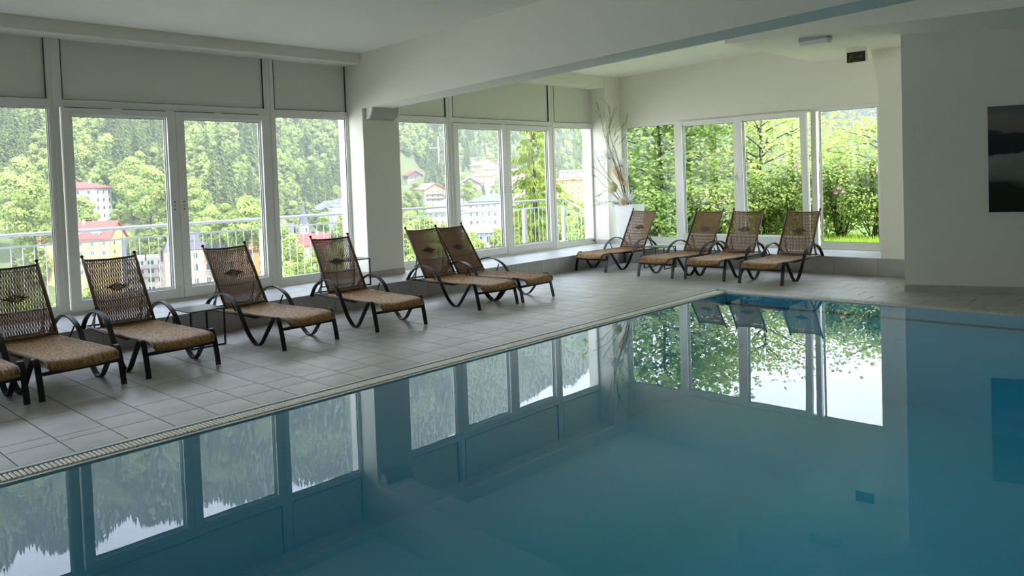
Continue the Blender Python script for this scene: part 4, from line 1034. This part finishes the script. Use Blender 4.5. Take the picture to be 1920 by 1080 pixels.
hero = [  # px, y of the top, y of the foot, distance, proto
 (60, 352, 470, 230, 0), (12, 330, 420, 300, 1), (40, 300, 400, 330, 0), (100, 360, 440, 250, 1), (278, 318, 415, 290, 1), (245, 300, 395, 345, 0), (310, 330, 420, 270, 2), (150, 372, 440, 300, 1),
 (225, 385, 425, 300, 1), (360, 340, 430, 300, 1), (420, 385, 470, 240, 2), (460, 375, 480, 230, 1), (375, 400, 450, 270, 0), (490, 400, 480, 240, 2), (395, 395, 470, 250, 1), (300, 420, 480, 250, 0), (270, 425, 480, 250, 2),
 (530, 425, 520, 170, 1), (596, 470, 545, 120, 1), (640, 465, 560, 110, 2), (610, 400, 440, 300, 1), (545, 410, 460, 280, 0), (560, 470, 540, 140, 0), (520, 480, 560, 110, 1), (645, 405, 470, 240, 1), (648, 430, 520, 150, 2),
 (765, 360, 420, 430, 0), (780, 345, 400, 450, 2), (800, 385, 440, 330, 1), (770, 400, 480, 200, 1), (800, 410, 500, 150, 0), (835, 420, 500, 140, 2), (760, 430, 530, 110, 1), (820, 440, 540, 90, 1),
 (880, 340, 385, 420, 0), (905, 335, 385, 430, 3), (868, 345, 380, 430, 2), (890, 350, 390, 400, 1), (925, 347, 375, 450, 0), (932, 430, 500, 110, 2), (880, 440, 520, 105, 1), (900, 455, 540, 80, 0),
 (975, 400, 470, 200, 2), (1050, 372, 430, 300, 1), (1085, 382, 460, 170, 0), (1060, 392, 480, 120, 1), (1100, 400, 500, 100, 1), (1045, 400, 500, 110, 2), (1020, 385, 470, 180, 0), (990, 380, 470, 210, 1)]
nid = 0
def put_tree(k, x, y, z, s, rot, label, group):
    global nid
    o = link(PN[k], hi[k] if k < 3 and 'among' in label else protos[k], None, loc=(x, y, z), rot=rot, scale=s, label=label, cat='tree', group=group); nid += 1; return o
tr_ = random.Random(11)
PH = [13, 11, 15, 20, 23]
for px, yt, yf, r, k in hero:
    a_, e_ = az_el(px, yt); h_ = (yf-yt)/F_PX*r; x, y = r*math.cos(a_), r*math.sin(a_); ztop = H+r*math.tan(e_); g = zter(x, y)
    s_ = h_/PH[k]; put_tree(k, x, y, ztop-h_, (s_, s_, s_), tr_.uniform(0, 6.28), 'leafy tree among houses '+where(x, y, ztop-1), 'trees among houses '+where(x, y, ztop-1))
cand = []
def blocked(x, y, htree):
    r = math.hypot(x, y); a = math.atan2(y, x); zt = zt2(x, y)+htree; el = math.atan2(zt-H, r)
    for (a0, a1, rb_, be, cx, cy, sz) in keep:
        if (x-cx)**2+(y-cy)**2 < (sz*.8+3)**2: return True
        if a0-.004 <= a <= a1+.004 and r < rb_ and el > be-.002: return True
    return False
r = 70.
while r < 1650:
    inv = r < 560
    sp_ = 13 if r < 260 else (7.4 if r < 800 else 9)
    na_ = int(68*D2R*r/sp_)
    for j in range(na_):
        a = 11*D2R+68*D2R*(j+tr_.uniform(0, 1))/na_; rr_ = r+tr_.uniform(-.45, .45)*sp_; ad = a/D2R
        r0 = lerp_tab(R0, ad)
        if rr_ < r0+25 and tr_.random() < .62: continue
        if rr_ > r0+1010: continue
        x, y = rr_*math.cos(a), rr_*math.sin(a); z = zt2(x, y)
        s01 = (rr_-r0)/1000
        con = .12 if s01 < .03 else (.5+.45*math.sin(ad*.9+s01*21)+.25*math.sin(ad*2.1-s01*9))
        if s01 > .8: con = .95
        # thin, scrubby slope above the yellow chalet
        if 37 < ad < 48.5 and .06 < s01 < .8 and tr_.random() < .15: continue
        k = (3 if tr_.random() < .5 else 4) if tr_.random() < con else tr_.choice([0, 1, 2])
        s_ = tr_.uniform(.7, 1.15)*(.8 if s01 < .03 else (1 if s01 < .35 else max(.55, 1-.7*(s01-.35))))*(.6 if 37 < ad < 48.5 and .06 < s01 else 1)
        if r < 620 and blocked(x, y, PH[k]*s_): continue
        inwin = any(a0 <= a <= a1 for a0, a1 in azr) and math.atan2(z-H, rr_) < 5.6*D2R
        cand.append((x, y, z-.5, s_, k, tr_.uniform(0, 6.28), PH[k]*s_/rr_ if inwin else 0))
    if r > 560 and r < 1300:
        for j in range(int(11*D2R*r/7.5)):
            a = (37.3+11.2*tr_.random())*D2R; rr_ = r+tr_.uniform(-5, 5); s01 = (rr_-lerp_tab(R0, a/D2R))/1000
            if s01 < .06 or s01 > .9: continue
            x, y = rr_*math.cos(a), rr_*math.sin(a); s_ = tr_.uniform(.25, .5)
            if r < 620 and blocked(x, y, 13*s_): continue
            cand.append((x, y, zt2(x, y)-.5, s_, tr_.choice([0, 1, 1]), tr_.uniform(0, 6.28), 0))
    r += sp_*.92
cand.sort(key=lambda c_: -c_[6])
nb = 300-len(hero)
solo, rest_, nB, nC = [], [], 0, 0
for c_ in cand:
    if c_[6] > 0 and c_[4] < 3 and nB < nb-0: solo.append(c_); nB += 1
    elif c_[6] > 0 and c_[4] >= 3 and nC < 300: solo.append(c_); nC += 1
    else: rest_.append(c_)
for x, y, z, s_, k, ro, _ in solo:
    put_tree(k, x, y, z, s_, ro, ('dark pointed forest conifer ' if k >= 3 else 'round leafy forest tree ')+where(x, y, z+PH[k]*s_), ('conifers ' if k >= 3 else 'leafy trees ')+where(x, y, z+PH[k]*s_))
# the rest of the forest: instances on points
def gn_forest(name, k, pts, label):
    me = bpy.data.meshes.new(name+'_points'); me.from_pydata([(p[0], p[1], p[2]) for p in pts], [], [])
    at = me.attributes.new('tree_scale', 'FLOAT', 'POINT'); at.data.foreach_set('value', [p[3] for p in pts])
    at = me.attributes.new('tree_turn', 'FLOAT_VECTOR', 'POINT'); fl_ = []
    for p in pts: fl_ += [0, 0, p[5]]
    at.data.foreach_set('vector', fl_)
    o = link(name, me, None, label=label, cat='forest', kind='stuff')
    po = bpy.data.objects.new(name+'_source', protos[k])
    g = bpy.data.node_groups.new(name+'_scatter', 'GeometryNodeTree')
    g.interface.new_socket('Geometry', in_out='INPUT', socket_type='NodeSocketGeometry'); g.interface.new_socket('Geometry', in_out='OUTPUT', socket_type='NodeSocketGeometry')
    gi = g.nodes.new('NodeGroupInput'); go = g.nodes.new('NodeGroupOutput'); ip = g.nodes.new('GeometryNodeInstanceOnPoints'); oi = g.nodes.new('GeometryNodeObjectInfo'); oi.inputs[0].default_value = po
    a1 = g.nodes.new('GeometryNodeInputNamedAttribute'); a1.data_type = 'FLOAT'; a1.inputs[0].default_value = 'tree_scale'
    a2 = g.nodes.new('GeometryNodeInputNamedAttribute'); a2.data_type = 'FLOAT_VECTOR'; a2.inputs[0].default_value = 'tree_turn'
    cx = g.nodes.new('ShaderNodeCombineXYZ')
    for i in range(3): g.links.new(a1.outputs[0], cx.inputs[i])
    g.links.new(gi.outputs[0], ip.inputs['Points']); g.links.new(oi.outputs['Geometry'], ip.inputs['Instance']); g.links.new(cx.outputs[0], ip.inputs['Scale'])
    g.links.new(a2.outputs[0], ip.inputs['Rotation']); g.links.new(ip.outputs[0], go.inputs[0])
    md = o.modifiers.new('scatter', 'NODES'); md.node_group = g; return o
for k, nm, lb in ((0, 'leafy_forest', 'mid green leafy forest covering the far slope'), (1, 'light_leafy_forest', 'light green leafy forest patches on the far slope'), (2, 'tall_leafy_forest', 'taller mid green forest on the far slope'), (3, 'conifer_forest', 'dark conifer forest reaching the ridge'), (4, 'tall_conifer_forest', 'tallest dark conifers of the ridge forest')):
    gn_forest(nm, k, [c_ for c_ in rest_ if c_[4] == k], lb)
print('trees', len(cand), len(solo), len(rest_))

# ------------------------------------------------------------------ tall bright conifer beyond the balcony
sp = far_pt(998, 240, 30); SPZ = -8
ts = thing('conifer_tree', (sp.x, sp.y, SPZ), label='tall bright yellow green conifer with drooping branches beyond the balcony', cat='tree')
rr = random.Random(31); q = MB(); hh = 12.6; M['spruce'] = leafmat('bright_spruce_twigs', (.14, .21, .04), (.36, .42, .10), .35, 1.6, 0)
for i in range(96):
    t = .03+.95*(i+rr.uniform(-.6, .6))/95; zc_ = hh*t; rad = 2.5*(1-t)**.75+.25
    for j in range(4):
        a = rr.uniform(0, 2*PI); d = Vector((math.cos(a), math.sin(a), 0)); s_ = Vector((-d.y, d.x, 0)); L = rad*rr.uniform(.55, 1.2)
        for k in range(int(15*L)+4):
            u = rr.uniform(.1, 1); p = Vector((0, 0, zc_))+d*L*u+Vector((0, 0, -.30*L*u+.16*L*u*u*u+rr.uniform(-.08, .08)))+s_*rr.uniform(-.22, .22)*L*(1-u*.6)
            l = rr.uniform(.08, .24); w__ = s_*rr.uniform(.012, .026)+d*rr.uniform(-.03, .03); dn = Vector((0, 0, -l))+d*l*rr.uniform(-.1, .8)+s_*rr.uniform(-.6, .6)*l
            q.add([p-w__, p+w__, p+w__*.3+dn, p-w__*.3+dn], [(0,1,2,3)])
            q.add([p-d*.04, p+d*.09+s_*.03, p+d*.10+dn*.8], [(0,1,2)])
q.build('drooping_foliage', M['spruce'], ts, kind='stuff')
q = MB(); q.tube([(0, 0, -1), (0, 0, hh)], [.22, .03], 8); q.build('trunk', M['bark'], ts)

# ------------------------------------------------------------------ garden behind the right-hand windows
M['maple'] = leafmat('maple_leaves', (.16, .27, .07), (.34, .42, .14), .45, 1.0, 0)
M['ash'] = leafmat('ash_leaves', (.27, .37, .08), (.46, .52, .17), .5, 1.2, 0)
M['rose'] = leafmat('rose_leaves', (.16, .24, .06), (.36, .42, .14), .4, 2.2, 0)
M['pink'] = leafmat('rose_petals', (.62, .28, .42), (.72, .42, .54), .3, 9, 0)
def branchy(seed, h, spread, nb_, leaves_per, ls, mats, top_flat=.0, zmin=.12, lobes=True, dens=.28):
    """trunk, limbs ending in sprays of leaves"""
    rr = random.Random(seed); wood = MB(); lf_ = MB(); wood.tube([(0, 0, -.6), (.03, .02, h*.3), (-.05, .04, h*.62), (0, 0, h*.9)], [h*.014, h*.011, h*.007, .01], 7)
    for i in range(nb_):
        t = zmin+(.95-zmin)*i/(nb_-1); a = i*2.4+rr.uniform(-.4, .4); L = spread*(.55+.6*math.sin(min(1, t*1.1)*PI))*rr.uniform(.75, 1.15)*.62
        d = Vector((math.cos(a), math.sin(a), rr.uniform(.15, .55))).normalized(); p0 = Vector((0, 0, h*t*.88)); pts = [p0, p0+d*L*.5+Vector((0, 0, .05*L)), p0+d*L+Vector((0, 0, -.03*L))]
        wood.tube(pts, [.022, .013, .004], 5)
        for k in range(6):
            u = .3+.14*k; b0 = p0+d*L*u; e = (d+Vector((rr.gauss(0, .7), rr.gauss(0, .7), rr.gauss(.05, .35)))).normalized(); l2 = L*rr.uniform(.22, .42); tip = b0+e*l2
            wood.tube([b0, tip], [.006, .002], 3, cap=False)
            for m_ in range(leaves_per):
                c_ = b0.lerp(tip, rr.uniform(.2, 1.1))+Vector((rr.gauss(0, dens), rr.gauss(0, dens), rr.gauss(0, dens*.6)))
                leafquad(lf_, c_, Vector((rr.gauss(0, .5), rr.gauss(0, .5), 1)).normalized(), ls*rr.uniform(.6, 1.25), rr, .3, 0, lobes)
    return wood, lf_
def garden_tree(name, label, px, r, z0, seed, h, spread, nb_, lp, ls, mk, lobes=True, cat='tree', dens=.28, zmin=.12):
    d = ray(px, 400); t = r/math.hypot(d.x, d.y); o = thing(name, (d.x*t, d.y*t, z0), label=label, cat=cat)
    wd, lv = branchy(seed, h, spread, nb_, lp, ls, None, lobes=lobes, dens=dens, zmin=zmin); wd.build('trunk', M['bark'], o); lv.build('foliage', M[mk], o, kind='stuff'); return o
garden_tree('maple_tree', 'dense broad leaved maple filling the leftmost garden window', 1242, 19.5, LZ-.3, 41, 5.0, 2.35, 44, 22, .125, 'maple', zmin=.08, dens=.3)
garden_tree('maple_tree', 'looser maple with open branches in the second garden window', 1318, 21, LZ-.5, 42, 4.6, 2.3, 24, 16, .125, 'maple', dens=.27)
garden_tree('ash_tree', 'bright yellow green feathery tree behind the tilted garden window', 1432, 20, LZ-.5, 43, 3.7, 2.9, 30, 24, .085, 'ash', False)
garden_tree('ash_tree', 'yellow green tree crown between the second and third garden window', 1490, 23, LZ-.8, 44, 3.9, 2.8, 24, 22, .09, 'ash', False)
garden_tree('young_tree', 'thin branched tree reaching in from the right of the last garden window', 1668, 19, LZ-.5, 45, 3.3, 2.7, 22, 20, .085, 'ash', False, dens=.24)
garden_tree('young_tree', 'small light green tree in the left half of the last garden window', 1556, 22, LZ-.8, 46, 2.8, 2.0, 18, 20, .085, 'ash', False)
def shrub(name, label, px, r, seed, w_, h_, n_, ls, mk, flowers=0, cat='shrub', z0=LZ):
    rr = random.Random(seed); d = ray(px, 400); t = r/math.hypot(d.x, d.y); o = thing(name, (d.x*t, d.y*t, z0), label=label, cat=cat)
    cl_ = []; q = MB(); wood = MB()
    for k in range(22):
        a = rr.uniform(0, 2*PI); u = rr.uniform(.1, .8); zz = h_*rr.uniform(.15, .88); f_ = math.sqrt(max(.1, 1-(zz/h_)**2.2)); cl_.append((Vector((math.cos(a)*u*w_*.5*f_, math.sin(a)*u*w_*.5*f_, zz)), w_*rr.uniform(.13, .2)))
        wood.tube([(rr.uniform(-.1, .1), rr.uniform(-.1, .1), -.1), cl_[-1][0]*.6+Vector((0, 0, .05)), cl_[-1][0]], [.012, .008, .003], 4)
    for k in range(n_):
        c_, s_ = rr.choice(cl_); dd = Vector((rr.gauss(0,1), rr.gauss(0,1), rr.gauss(.2,1))).normalized()
        p_ = c_+dd*s_*rr.uniform(.6, 1.1); p_.z = max(p_.z, .03)
        leafquad(q, p_, (dd+Vector((0, 0, .5))).normalized(), ls*rr.uniform(.6, 1.3), rr, .3)
    q.build('foliage', M[mk], o, kind='stuff'); wood.build('stems', M['bark'], o)
    for k in range(flowers):
        c_, s_ = rr.choice(cl_); dd = Vector((-abs(rr.gauss(.6, .6)), rr.gauss(0, .7), rr.gauss(.5, .6))).normalized(); f_ = MB(); petals(f_, c_+dd*s_*1.12, (.030), 12, .045, rr=rr, deep=.3); f_.build('blossom', M['pink'], o)
    return o
shrub('rose_bush', 'rose bush with bright pink blossoms at the right edge of the last garden window', 1640, 16.6, 51, 1.7, 1.62, 4600, .055, 'rose', 16)
shrub('rose_bush', 'pink flowering rose bush in the left half of the last garden window', 1575, 16.9, 52, 1.8, 1.72, 5000, .055, 'rose', 18)
shrub('rose_bush', 'leafy rose bush directly behind the tilted window sash', 1500, 17.1, 53, 1.8, 1.65, 4600, .055, 'rose', 7)
shrub('rose_bush', 'rose bush with hardly any blossoms, seen in the third garden window', 1430, 17.4, 54, 1.9, 1.45, 4600, .055, 'rose', 3)
shrub('rose_bush', 'low rose bush with a few blossoms in the second garden window', 1345, 17.6, 55, 1.9, 1.15, 4200, .057, 'rose', 6)
shrub('green_shrub', 'bright green shrub low in the left part of the second garden window', 1290, 17.9, 56, 1.7, 1.15, 3600, .066, 'maple')
shrub('green_shrub', 'bright green shrub at the foot of the large maple', 1225, 18.2, 57, 1.9, .95, 3600, .066, 'maple')
shrub('green_shrub', 'dark green shrub behind the white planter in the corner', 1180, 18.8, 58, 1.7, 1.2, 3400, .066, 'maple')
rr = random.Random(60); q = MB()
for k in range(9000):
    x, y = rr.uniform(13.5, 16.3), rr.uniform(3.95, 9.0); h_ = rr.uniform(.05, .14); a = rr.uniform(0, PI); dx, dy = math.cos(a)*.006, math.sin(a)*.006; lx, ly = rr.uniform(-.04, .04), rr.uniform(-.04, .04)
    q.add([(x-dx, y-dy, LZ-.005), (x+dx, y+dy, LZ-.005), (x+lx, y+ly, LZ+h_)], [(0,1,2)])
M['blade'] = leafmat('grass_blades', (.28, .42, .05), (.42, .55, .09), .4, 3, 0)
q.build('tall_grass', M['blade'], None, label='bright sunlit grass blades of the lawn outside the garden window', cat='grass', kind='stuff')

# ------------------------------------------------------------------ summer haze over the valley
hm = bpy.data.materials.new('thin_haze'); hm.use_nodes = True; t = hm.node_tree; t.nodes.clear()
o_ = N(t, 'ShaderNodeOutputMaterial'); vs_ = N(t, 'ShaderNodeVolumeScatter'); vs_.inputs['Color'].default_value = (.90, .96, 1, 1); vs_.inputs['Density'].default_value = HAZE; vs_.inputs['Anisotropy'].default_value = .2
t.links.new(vs_.outputs[0], o_.inputs['Volume'])
q = MB(); q.prism([(35, 60), (420, -560), (2300, -560), (2300, 2500), (-500, 2500), (-500, 60)], 'z', -70, 430)
q.build('valley_haze', hm, None, label='pale summer haze lying over the far slope', cat='haze', kind='stuff')
